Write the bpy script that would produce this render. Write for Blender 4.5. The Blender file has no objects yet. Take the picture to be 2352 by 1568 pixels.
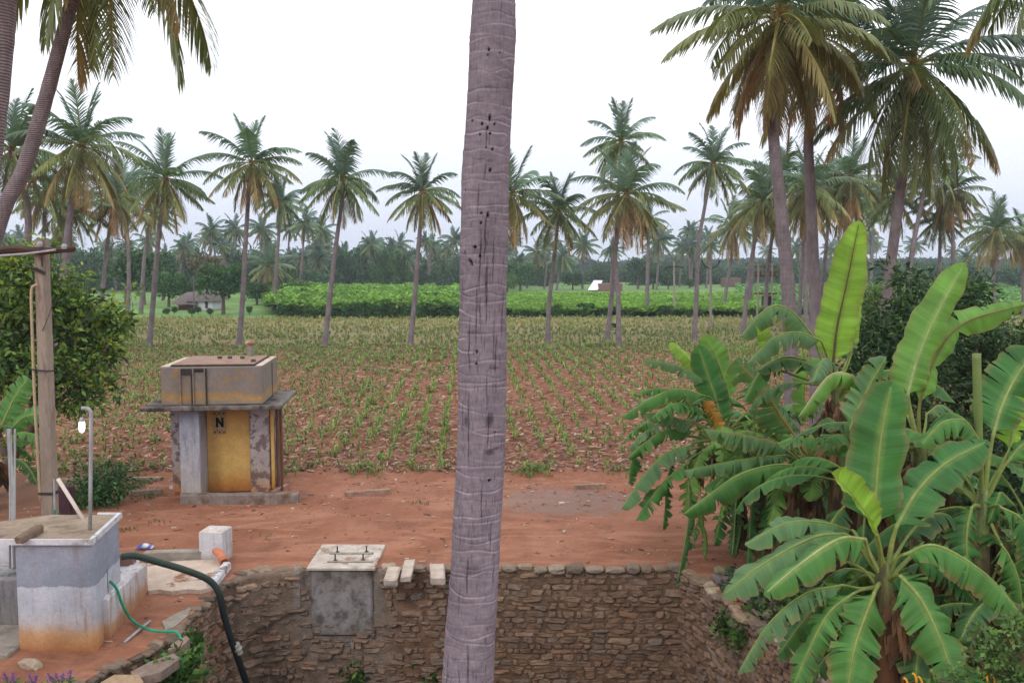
import bpy, math, random
import numpy as np
from mathutils import Vector, noise, geometry
R = math.radians
sc = bpy.context.scene
COL = sc.collection

# ---------------------------------------------------------------- camera
F = 2050.0                      # focal length in pixels of a 2352 px wide frame
CAMZ = 5.5
PITCH = math.atan(174.0 / F)
cam_data = bpy.data.cameras.new("camera")
cam_data.sensor_width = 36.0
cam_data.lens = 36.0 * F / 2352.0
cam_data.clip_start = 0.05
cam_data.clip_end = 6000.0
cam = bpy.data.objects.new("camera", cam_data)
COL.objects.link(cam)
cam.location = (0, 0, CAMZ)
cam.rotation_euler = (math.pi / 2 - PITCH, 0, 0)
sc.camera = cam

# ---------------------------------------------------------------- world: overcast sky, late day
world = bpy.data.worlds.new("World")
sc.world = world
world.use_nodes = True
wn, wl = world.node_tree.nodes, world.node_tree.links
wn.clear()
w_out = wn.new("ShaderNodeOutputWorld")
w_bg = wn.new("ShaderNodeBackground")
w_sky = wn.new("ShaderNodeTexSky")
w_sky.sky_type = 'NISHITA'
w_sky.sun_disc = False
w_sky.sun_elevation = R(38)
w_sky.sun_rotation = R(200)
w_sky.dust_density = 4.0
w_bg.inputs[1].default_value = 0.1
w_geo = wn.new("ShaderNodeTexCoord")
w_sep = wn.new("ShaderNodeSeparateXYZ")
w_ramp = wn.new("ShaderNodeValToRGB")
e = w_ramp.color_ramp.elements
e[0].position = 0.0; e[0].color = (7.8, 8.6, 10.3, 1)
e[1].position = 0.30; e[1].color = (17.0, 17.0, 17.4, 1)
m = e.new(0.12); m.color = (10.8, 11.2, 12.4, 1)
m = e.new(1.0); m.color = (17.5, 17.0, 17.2, 1)
w_noise = wn.new("ShaderNodeTexNoise"); w_noise.inputs['Scale'].default_value = 1.6
w_mul = wn.new("ShaderNodeMixRGB"); w_mul.blend_type = 'MULTIPLY'; w_mul.inputs[0].default_value = 0.10
w_mix = wn.new("ShaderNodeMixRGB"); w_mix.inputs[0].default_value = 0.94
wl.new(w_geo.outputs['Generated'], w_sep.inputs[0])
wl.new(w_sep.outputs['Z'], w_ramp.inputs[0])
wl.new(w_geo.outputs['Generated'], w_noise.inputs['Vector'])
wl.new(w_ramp.outputs[0], w_mul.inputs[1]); wl.new(w_noise.outputs[0], w_mul.inputs[2])
wl.new(w_sky.outputs[0], w_mix.inputs[1]); wl.new(w_mul.outputs[0], w_mix.inputs[2])
wl.new(w_mix.outputs[0], w_bg.inputs[0]); wl.new(w_bg.outputs[0], w_out.inputs[0])

# ---------------------------------------------------------------- weak veiled sun
sun_data = bpy.data.lights.new("sun", 'SUN')
sun_data.energy = 0.9
sun_data.angle = R(14)
sun_data.color = (1.0, 0.94, 0.86)
sun = bpy.data.objects.new("sun", sun_data)
COL.objects.link(sun)
_el, _az = R(38), R(200)          # clockwise from +Y
_sd = Vector((math.sin(_az) * math.cos(_el), math.cos(_az) * math.cos(_el), math.sin(_el)))
sun.rotation_euler = (-_sd).to_track_quat('-Z', 'Y').to_euler()
sun.location = (0, 0, 40)

sc.view_settings.view_transform = 'Standard'
sc.view_settings.look = 'None'
sc.view_settings.exposure = 0.12
sc.view_settings.gamma = 1.0
sc.view_settings.use_curve_mapping = False

# ---------------------------------------------------------------- geometry of the view
_fw = np.array([0, math.cos(PITCH), -math.sin(PITCH)])
_up = np.array([0, math.sin(PITCH), math.cos(PITCH)])
def _ray(px, py):
    return np.array([1.0, 0, 0]) * ((px - 1176) / F) + _up * ((784 - py) / F) + _fw
def at(px, py, Y):
    d = _ray(px, py); s = Y / d[1]
    return Vector((d[0] * s, Y, CAMZ + d[2] * s))
def gr(px, py, z=0.0):
    d = _ray(px, py); s = (z - CAMZ) / d[2]
    return Vector((d[0] * s, d[1] * s, z))

# ---------------------------------------------------------------- objects
BASE = {}
def tag(o, label=None, cat=None, group=None, kind=None):
    if label: o['label'] = label
    if cat: o['category'] = cat
    if group: o['group'] = group
    if kind: o['kind'] = kind
    return o
def empty(name, loc, label, cat, group=None):
    o = bpy.data.objects.new(name, None); COL.objects.link(o)
    o.empty_display_size = 0.2
    o.location = loc
    BASE[o.name] = Vector(loc)
    return tag(o, label, cat, group)
def link(name, me, mat, parent=None, origin=None):
    o = bpy.data.objects.new(name, me); COL.objects.link(o)
    if mat is not None and len(me.materials) == 0: me.materials.append(mat)
    if parent is not None:
        o.parent = parent
        BASE[o.name] = BASE[parent.name]
    else:
        BASE[o.name] = Vector(origin or (0, 0, 0))
        o.location = BASE[o.name]
    return o
def copy_tree(src, loc, rz=0.0, scale=1.0, label=None):
    c = src.copy(); COL.objects.link(c); c.location = loc
    c.rotation_euler = (0, 0, rz); c.scale = (scale,) * 3
    if label: c['label'] = label
    for ch in list(src.children):
        d = ch.copy(); COL.objects.link(d); d.parent = c
        for g in ch.children:
            h = g.copy(); COL.objects.link(h); h.parent = d
    return c

def np_mesh(name, V, Fq, C=None, smooth=False, UV=None):
    """V (n,3), Fq (m,k) vertex ids, C (n,3) colour per vertex, UV (n,2)"""
    V = np.asarray(V, dtype=np.float32); Fq = np.asarray(Fq, dtype=np.int32)
    me = bpy.data.meshes.new(name)
    n, (mf, k) = len(V), Fq.shape
    me.vertices.add(n); me.vertices.foreach_set('co', V.ravel())
    me.loops.add(mf * k); me.loops.foreach_set('vertex_index', Fq.ravel())
    me.polygons.add(mf)
    me.polygons.foreach_set('loop_start', np.arange(0, mf * k, k, dtype=np.int32))
    me.update(calc_edges=True)
    if C is not None:
        a = me.color_attributes.new('Col', 'FLOAT_COLOR', 'POINT')
        cc = np.ones((n, 4), dtype=np.float32); cc[:, :3] = C
        a.data.foreach_set('color', cc.ravel())
    if UV is not None:
        u = me.uv_layers.new(name='UVMap')
        u.data.foreach_set('uv', np.asarray(UV, dtype=np.float32)[Fq.ravel()].ravel())
    if smooth:
        me.polygons.foreach_set('use_smooth', np.ones(mf, dtype=bool))
    me.validate()
    return me
def quads_obj(name, P, C, mat, parent=None, origin=None, smooth=False):
    """P (n,4,3) loose quads, C (n,3)"""
    P = np.asarray(P, dtype=np.float32)
    n = len(P)
    off = np.array(BASE[parent.name] if parent is not None else (origin or (0, 0, 0)), dtype=np.float32)
    V = P.reshape(-1, 3) - off
    me = np_mesh(name, V, np.arange(n * 4).reshape(n, 4), np.repeat(np.asarray(C), 4, axis=0), smooth)
    return link(name, me, mat, parent, origin)

class MB:
    """collects simple shapes in world coordinates, links them as one mesh object"""
    def __init__(s): s.v = []; s.f = []; s.c = []; s.col = (1, 1, 1)
    def add(s, vs, fs, col=None):
        b = len(s.v); s.v += [tuple(v) for v in vs]; s.f += [tuple(b + i for i in f) for f in fs]
        s.c += [col or s.col] * len(vs); return s
    def box(s, c, size, rz=0.0, bev=0.0, jit=0.0, rng=None, tilt=(0, 0), col=None):
        """box with bevelled edges; c = centre of the box"""
        hx, hy, hz = size[0] / 2, size[1] / 2, size[2] / 2
        b = min(bev, hx * .8, hy * .8, hz * .8)
        vs = []; fs = []
        if b <= 0:
            for z in (-hz, hz):
                for x, y in ((-hx, -hy), (hx, -hy), (hx, hy), (-hx, hy)): vs.append([x, y, z])
            fs = [(3, 2, 1, 0), (4, 5, 6, 7), (0, 1, 5, 4), (1, 2, 6, 5), (2, 3, 7, 6), (3, 0, 4, 7)]
        else:
            for z, i in ((-hz, b), (-hz + b, 0), (hz - b, 0), (hz, b)):
                x0, y0 = hx - i, hy - i
                k = b if i == 0 else 0
                for x, y in ((-x0 + k, -y0), (x0 - k, -y0), (x0, -y0 + k), (x0, y0 - k), (x0 - k, y0), (-x0 + k, y0), (-x0, y0 - k), (-x0, -y0 + k)):
                    vs.append([x, y, z])
            # rings of 8
            for r in range(3):
                for i in range(8):
                    j = (i + 1) % 8
                    fs.append((r * 8 + i, r * 8 + j, (r + 1) * 8 + j, (r + 1) * 8 + i))
            fs.append(tuple(reversed(range(8)))); fs.append(tuple(range(24, 32)))
        if jit and rng:
            for v in vs:
                for k in range(3): v[k] += rng.uniform(-jit, jit)
        ca, sa = math.cos(rz), math.sin(rz)
        ct, st = math.cos(tilt[0]), math.sin(tilt[0]); cu, su = math.cos(tilt[1]), math.sin(tilt[1])
        out = []
        for x, y, z in vs:
            y, z = y * ct - z * st, y * st + z * ct
            x, z = x * cu + z * su, -x * su + z * cu
            out.append((c[0] + x * ca - y * sa, c[1] + x * sa + y * ca, c[2] + z))
        return s.add(out, fs, col)
    def box2(s, p0, p1, **k):
        c = [(a + b) / 2 for a, b in zip(p0, p1)]; return s.box(c, [abs(b - a) for a, b in zip(p0, p1)], **k)
    def tube(s, pts, rad, n=8, caps=True, col=None):
        pts = [Vector(p) for p in pts]
        if not hasattr(rad, '__len__'): rad = [rad] * len(pts)
        vs = []; fs = []
        prev = None
        for i, p in enumerate(pts):
            t = (pts[min(i + 1, len(pts) - 1)] - pts[max(i - 1, 0)])
            if t.length < 1e-9: t = Vector((0, 0, 1))
            t.normalize()
            if prev is None:
                a = t.orthogonal().normalized()
            else:
                a = (prev - t * prev.dot(t))
                a = a.normalized() if a.length > 1e-6 else t.orthogonal().normalized()
            prev = a
            b = t.cross(a)
            for k in range(n):
                an = 2 * math.pi * k / n
                vs.append(p + (a * math.cos(an) + b * math.sin(an)) * rad[i])
        for i in range(len(pts) - 1):
            for k in range(n):
                l = (k + 1) % n
                fs.append((i * n + k, i * n + l, (i + 1) * n + l, (i + 1) * n + k))
        if caps:
            fs.append(tuple(reversed(range(n)))); fs.append(tuple(range((len(pts) - 1) * n, len(pts) * n)))
        return s.add(vs, fs, col)
    def lump(s, c, size, rng, sub=2, amp=.25, col=None, rz=0):
        """rounded irregular stone"""
        import bmesh
        bm = bmesh.new(); bmesh.ops.create_icosphere(bm, subdivisions=sub, radius=1)
        o = Vector((rng.uniform(0, 50), rng.uniform(0, 50), rng.uniform(0, 50)))
        vs = []
        ca, sa = math.cos(rz), math.sin(rz)
        for v in bm.verts:
            q = v.co.copy()
            q *= 1 + amp * noise.noise(q * 1.3 + o) * 1.6
            q = Vector([max(-.78, min(.78, t)) for t in q])   # flattened faces
            x, y, z = q.x * size[0], q.y * size[1], q.z * size[2]
            vs.append((c[0] + x * ca - y * sa, c[1] + x * sa + y * ca, c[2] + z))
        fs = [tuple(v.index for v in f.verts) for f in bm.faces]; bm.free()
        return s.add(vs, fs, col)
    def build(s, name, mat, parent=None, origin=None, smooth=False):
        off = BASE[parent.name] if parent is not None else Vector(origin or (0, 0, 0))
        me = bpy.data.meshes.new(name)
        me.from_pydata([(v[0] - off[0], v[1] - off[1], v[2] - off[2]) for v in s.v], [], s.f)
        a = me.color_attributes.new('Col', 'FLOAT_COLOR', 'POINT')
        cc = np.ones((len(s.v), 4), dtype=np.float32); cc[:, :3] = np.array(s.c)
        a.data.foreach_set('color', cc.ravel())
        if smooth:
            for p in me.polygons: p.use_smooth = True
        me.update()
        return link(name, me, mat, parent, origin)

def spline(pts, n):
    """Catmull-Rom through Vectors, n samples"""
    pts = [Vector(p) for p in pts]
    if len(pts) == 2: return [pts[0].lerp(pts[1], i / (n - 1)) for i in range(n)]
    P = [pts[0] * 2 - pts[1]] + pts + [pts[-1] * 2 - pts[-2]]
    seg = len(pts) - 1; out = []
    for i in range(n):
        u = i / (n - 1) * seg; k = min(int(u), seg - 1); t = u - k
        a, b, c, d = P[k:k + 4]
        out.append(0.5 * ((2 * b) + (c - a) * t + (2 * a - 5 * b + 4 * c - d) * t * t + (3 * b - a - 3 * c + d) * t ** 3))
    return out

# ---------------------------------------------------------------- materials
class NT:
    def __init__(s, name):
        s.m = bpy.data.materials.new(name); s.m.use_nodes = True
        s.t = s.m.node_tree; s.t.nodes.clear()
        s.out = s.t.nodes.new('ShaderNodeOutputMaterial')
    def n(s, typ, ins=None, **kw):
        q = s.t.nodes.new('ShaderNode' + typ)
        for k, v in kw.items(): setattr(q, k, v)
        for k, v in (ins or {}).items():
            if isinstance(v, bpy.types.NodeSocket): s.t.links.new(v, q.inputs[k])
            else: q.inputs[k].default_value = v
        return q
    def noise(s, vec, scale, detail=6, rough=.6, dist=0):
        return s.n('TexNoise', {'Vector': vec, 'Scale': scale, 'Detail': detail, 'Roughness': rough, 'Distortion': dist}).outputs[0]
    def ramp(s, fac, stops, interp='LINEAR'):
        q = s.n('ValToRGB', {0: fac}); q.color_ramp.interpolation = interp
        el = q.color_ramp.elements
        el[0].position, el[0].color = stops[0][0], c4(stops[0][1])
        el[1].position, el[1].color = stops[-1][0], c4(stops[-1][1])
        for p, c in stops[1:-1]: x = el.new(p); x.color = c4(c)
        return q.outputs[0]
    def mix(s, fac, a, b, mode='MIX'):
        return s.n('MixRGB', {0: fac, 1: c4(a), 2: c4(b)}, blend_type=mode).outputs[0]
    def math(s, op, a, b=0.0, clamp=False):
        return s.n('Math', {0: a, 1: b}, operation=op, use_clamp=clamp).outputs[0]
    def coords(s, kind='Object', stretch=(1, 1, 1)):
        v = s.n('TexCoord').outputs[kind]
        return s.n('Mapping', {'Vector': v, 'Scale': stretch}).outputs[0]
    def attr(s): return s.n('Attribute', attribute_name='Col').outputs[0]
    def finish(s, col, rough=.85, bump=None, bstr=.3, bdist=.02, spec=.3, trans=0.0, emit=None, metal=0.0):
        b = s.n('BsdfPrincipled', {'Base Color': c4(col), 'Roughness': rough, 'Specular IOR Level': spec, 'Metallic': metal})
        if emit: b.inputs['Emission Color'].default_value = c4(emit[0]); b.inputs['Emission Strength'].default_value = emit[1]
        nrm = None
        if bump is not None:
            nrm = s.n('Bump', {'Height': bump, 'Strength': bstr, 'Distance': bdist}).outputs[0]
            s.t.links.new(nrm, b.inputs['Normal'])
        sh = b.outputs[0]
        if trans:
            tcol = s.mix(1.0, col, (1.15, 1.25, .55), 'MULTIPLY')
            tr = s.n('BsdfTranslucent', {'Color': tcol})
            sh = s.n('MixShader', {0: trans, 1: sh, 2: tr.outputs[0]}).outputs[0]
        s.t.links.new(sh, s.out.inputs[0])
        return s.m
def c4(c):
    if isinstance(c, bpy.types.NodeSocket): return c
    return (c[0], c[1], c[2], 1.0) if len(c) == 3 else c

def noisy(name, stops, scale=4, rough=.85, bstr=.3, stretch=(1, 1, 1), dirt=None, **k):
    t = NT(name); v = t.coords('Object', stretch)
    a = t.noise(v, scale, 8, .65)
    col = t.ramp(a, stops)
    fine = t.noise(v, scale * 9, 4, .6)
    col = t.mix(.35, col, t.ramp(fine, [(.3, (.55, .55, .55)), (.7, (1.3, 1.3, 1.3))]), 'MULTIPLY')
    if dirt:
        d = t.noise(t.coords('Object', dirt.get('stretch', (1, 1, 1))), dirt.get('scale', 1.5), 6, .7)
        col = t.mix(t.ramp(d, [(dirt.get('lo', .5), (0, 0, 0)), (dirt.get('hi', .65), (1, 1, 1))]), col, dirt['col'])
    h = t.math('ADD', a, t.math('MULTIPLY', fine, .5))
    return t.finish(col, rough, h, bstr, **k)
def attrmat(name, var=.3, scale=6, rough=.8, bstr=.3, trans=0, spec=.3, stretch=(1, 1, 1), bdist=.02):
    t = NT(name); v = t.coords('Object', stretch)
    a = t.noise(v, scale, 6, .65)
    col = t.mix(1.0, t.attr(), t.ramp(a, [(.25, (1 - var,) * 3), (.75, (1 + var,) * 3)]), 'MULTIPLY')
    return t.finish(col, rough, t.noise(v, scale * 6, 3) if bstr else None, bstr, spec=spec, trans=trans, bdist=bdist)
def zmat(name, zmin, zmax, stops, distort=.1, dscale=2.5, dirtcol=(.1, .09, .08), dirt=(.56, .7), rough=.85, bstr=.25, streak=True):
    """paint and weather stains laid over height (object z), with ragged borders and vertical streaks"""
    t = NT(name); v = t.coords('Object')
    z = t.n('SeparateXYZ', {0: v}).outputs[2]
    nz = t.noise(t.coords('Object', (1, 1, .35)), dscale, 7, .65)
    zz = t.math('ADD', z, t.math('MULTIPLY', t.math('SUBTRACT', nz, .5), distort * 4))
    fac = t.n('MapRange', {'Value': zz, 'From Min': zmin, 'From Max': zmax}).outputs[0]
    col = t.ramp(fac, stops)
    st = t.noise(t.coords('Object', (7, 7, .8) if streak else (3, 3, 3)), 1.4, 6, .65)
    col = t.mix(t.ramp(st, [(dirt[0], (0, 0, 0)), (dirt[1], (.75, .75, .75))]), col, dirtcol)
    f = t.noise(v, 22, 5, .7); g = t.noise(v, 3.2, 6, .7)
    col = t.mix(.4, col, t.ramp(f, [(.3, (.6, .6, .6)), (.7, (1.25, 1.25, 1.25))]), 'MULTIPLY')
    col = t.mix(.5, col, t.ramp(g, [(.3, (.6, .6, .62)), (.7, (1.2, 1.18, 1.15))]), 'MULTIPLY')
    return t.finish(col, rough, t.math('ADD', f, g), bstr)

M = {}
M['leaf'] = attrmat('leaf', .3, 3, .55, 0, trans=.28, spec=.35)
M['frond'] = attrmat('palm_frond', .25, 2, .5, 0, trans=.22, spec=.4)
M['farleaf'] = attrmat('far_foliage', .35, .35, .8, 0, trans=.15, spec=.1)
M['stone'] = attrmat('wall_stone', .35, 9, .9, .5)
M['twig'] = noisy('twig_bark', [(.3, (.07, .05, .035)), (.7, (.16, .12, .09))], 8, stretch=(1, 1, .4))
M['concrete'] = noisy('weathered_concrete', [(.3, (.20, .175, .15)), (.7, (.36, .32, .28))], 4, dirt=dict(col=(.06, .055, .05), scale=1.3, lo=.58, hi=.7))
M['whitewash'] = noisy('chipped_whitewash', [(.3, (.46, .47, .52)), (.7, (.68, .68, .72))], 5, dirt=dict(col=(.2, .15, .11), scale=2, lo=.58, hi=.68))
M['apron'] = noisy('cement_apron', [(.3, (.42, .33, .26)), (.7, (.6, .5, .42))], 3, dirt=dict(col=(.25, .12, .07), scale=1.2, lo=.56, hi=.62))
M['dark_metal'] = noisy('dark_metal', [(.3, (.02, .018, .02)), (.7, (.06, .045, .045))], 10, rough=.6)
M['galv'] = noisy('galvanised_pipe', [(.3, (.24, .25, .27)), (.7, (.42, .43, .44))], 12, rough=.5, stretch=(1, 1, .3))
M['white_pipe'] = noisy('pale_pipe', [(.3, (.5, .42, .37)), (.7, (.68, .6, .55))], 12, rough=.5)
M['rust'] = noisy('rusty_steel', [(.3, (.07, .025, .015)), (.7, (.15, .055, .03))], 9)
# ================================================================ ground
PIT = [gr(505, 1345), gr(545, 1322), gr(600, 1308), gr(690, 1304), gr(1120, 1300), gr(1565, 1303), gr(1628, 1342), gr(1775, 1462),
       Vector((4.25, 11.6, 0)), Vector((4.1, 10.6, 0)), Vector((-6.0, 10.3, 0)), Vector((-5.6, 11.7, 0)), Vector((-5.06, 12.8, 0)), Vector((-5.08, 14.4, 0))]
PIT2 = [(p.x, p.y) for p in PIT]
def in_poly(x, y, P=PIT2):
    c = False; n = len(P); j = n - 1
    for i in range(n):
        if (P[i][1] > y) != (P[j][1] > y) and x < (P[j][0] - P[i][0]) * (y - P[i][1]) / (P[j][1] - P[i][1]) + P[i][0]: c = not c
        j = i
    return c
def pit_dist(x, y):
    best = 1e9; p = Vector((x, y)); n = len(PIT2)
    for i in range(n):
        a = Vector(PIT2[i]); b = Vector(PIT2[(i + 1) % n]); ab = b - a
        t = max(0, min(1, (p - a).dot(ab) / ab.length_squared))
        best = min(best, (a + ab * t - p).length)
    return best
def edge_y(x):       # where the bare yard meets the field
    return 23.0 + .5 * noise.noise(Vector((x * .35, 3.1, 0))) + .25 * noise.noise(Vector((x * 1.3, 7, 0)))
def gz(x, y):
    if y > 30: return 0.0
    h = .05 * noise.noise(Vector((x * .5, y * .5, 0))) + .03 * noise.noise(Vector((x * 1.7, y * 1.7, 5))) + .012 * noise.noise(Vector((x * 5, y * 5, 9)))
    h += .09 * math.exp(-((y - edge_y(x) - .3) / .45) ** 2)
    k = min(1, max(0, (pit_dist(x, y) - .15) / .8)); f = min(1, max(0, (30 - y) / 3))
    return h * k * f
def make_ground():
    rng = random.Random(4)
    pts = [Vector(p) for p in PIT2]; ne = len(pts)
    edges = [(i, (i + 1) % ne) for i in range(ne)]
    xs = np.arange(-13, 13.01, .27); ys = np.arange(5, 25.5, .27)
    for y in ys:
        for x in xs:
            if in_poly(x, y) or pit_dist(x, y) < .12: continue
            pts.append(Vector((x + rng.uniform(-.05, .05), y + rng.uniform(-.05, .05))))
    for y in (-3000, -600, -100, -30, -8, 0, 3, 27, 31, 40, 60, 100, 180, 400, 1200, 4000):
        for x in (-4000, -1200, -400, -150, -60, -30, -20, -15, -9, -4, 1, 5, 9, 15, 20, 30, 60, 150, 400, 1200, 4000):
            pts.append(Vector((x + .01 * (y % 7), y)))
    for y in np.arange(5, 26, 2.5):
        for x in (-4000, -600, -100, -30, -20, -15, 15, 20, 30, 100, 600, 4000): pts.append(Vector((x, y)))
    v, _, f, *_ = geometry.delaunay_2d_cdt(pts, edges, [], 0, 1e-4)
    vs = [(p.x, p.y, gz(p.x, p.y)) for p in v]; fs = []
    for t in f:
        cx = sum(v[i].x for i in t) / len(t); cy = sum(v[i].y for i in t) / len(t)
        if in_poly(cx, cy): continue
        fs.append(tuple(t))
    me = bpy.data.meshes.new('ground'); me.from_pydata(vs, [], fs); me.update()
    for p in me.polygons: p.use_smooth = True
    t = NT('earth'); w = t.coords('Object'); xyz = t.n('SeparateXYZ', {0: w})
    X, Y = xyz.outputs[0], xyz.outputs[1]
    n1 = t.noise(w, .45, 6, .6); n2 = t.noise(w, 2.6, 7, .65); n3 = t.noise(w, 14, 5, .7); n4 = t.noise(t.coords('Object', (1, .55, 1)), 1.1, 6, .7)
    # bare red yard
    yard = t.ramp(n1, [(.3, (.20, .078, .042)), (.5, (.268, .116, .07)), (.72, (.35, .17, .11))])
    yard = t.mix(t.ramp(n2, [(.45, (0, 0, 0)), (.68, (.6, .6, .6))]), yard, (.22, .094, .058))
    yard = t.mix(t.ramp(n4, [(.55, (0, 0, 0)), (.66, (.75, .75, .75))]), yard, (.16, .075, .05))
    yard = t.mix(t.ramp(t.noise(t.coords('Object', (.35, 1.2, 1)), 1.3, 7, .7, 1.0), [(.5, (0, 0, 0)), (.6, (.5, .5, .5))]), yard, (.40, .20, .13))
    # grey ashy patch right of the middle of the yard
    dx = t.math('DIVIDE', t.math('SUBTRACT', X, 1.3), 2.2); dy = t.math('DIVIDE', t.math('SUBTRACT', Y, 20.6), 1.6)
    rr = t.math('ADD', t.math('MULTIPLY', dx, dx), t.math('MULTIPLY', dy, dy))
    rr = t.math('ADD', rr, t.math('MULTIPLY', t.math('SUBTRACT', n2, .5), 3.5))
    yard = t.mix(t.ramp(rr, [(.2, (.7, .7, .7)), (.9, (0, 0, 0))]), yard, (.2, .15, .135))
    # field soil
    soil = t.ramp(n2, [(.3, (.14, .058, .035)), (.55, (.235, .10, .058)), (.75, (.29, .145, .09))])
    n5 = t.noise(w, 6, 5, .75)
    soil = t.mix(t.ramp(n5, [(.52, (0, 0, 0)), (.64, (.6, .6, .6))]), soil, (.29, .17, .115))
    soil = t.mix(t.ramp(t.noise(w, 1.6, 6, .7), [(.56, (0, 0, 0)), (.68, (.8, .8, .8))]), soil, (.07, .04, .035))
    far = t.ramp(t.noise(t.coords('Object', (.25, 1, 1)), .9, 6, .7), [(.35, (.15, .16, .06)), (.5, (.21, .16, .085)), (.7, (.18, .20, .07))])
    green = t.ramp(t.noise(w, .12, 6, .6), [(.35, (.10, .19, .06)), (.65, (.15, .26, .075))])
    jit = t.math('MULTIPLY', t.math('SUBTRACT', n2, .5), 1.6)
    yy = t.math('ADD', Y, jit)
    def step(a, b): return t.n('MapRange', {'Value': yy, 'From Min': a, 'From Max': b}).outputs[0]
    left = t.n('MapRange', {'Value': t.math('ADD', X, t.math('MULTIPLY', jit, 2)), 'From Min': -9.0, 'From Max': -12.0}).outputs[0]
    col = t.mix(step(22.9, 23.3), yard, soil)
    col = t.mix(step(58, 66), col, far)
    col = t.mix(step(93.5, 95), col, green)
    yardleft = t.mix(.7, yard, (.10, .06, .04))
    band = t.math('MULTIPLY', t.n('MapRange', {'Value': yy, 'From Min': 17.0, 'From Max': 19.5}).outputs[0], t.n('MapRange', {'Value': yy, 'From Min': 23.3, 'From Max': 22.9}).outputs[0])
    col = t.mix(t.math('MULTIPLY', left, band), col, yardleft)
    col = t.mix(.35, col, t.ramp(n3, [(.3, (.65, .65, .65)), (.7, (1.25, 1.25, 1.25))]), 'MULTIPLY')
    h = t.math('ADD', t.math('MULTIPLY', n2, .7), t.math('ADD', t.math('MULTIPLY', n3, .35), n4))
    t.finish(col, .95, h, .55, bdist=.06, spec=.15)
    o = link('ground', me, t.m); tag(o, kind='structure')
make_ground()

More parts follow.
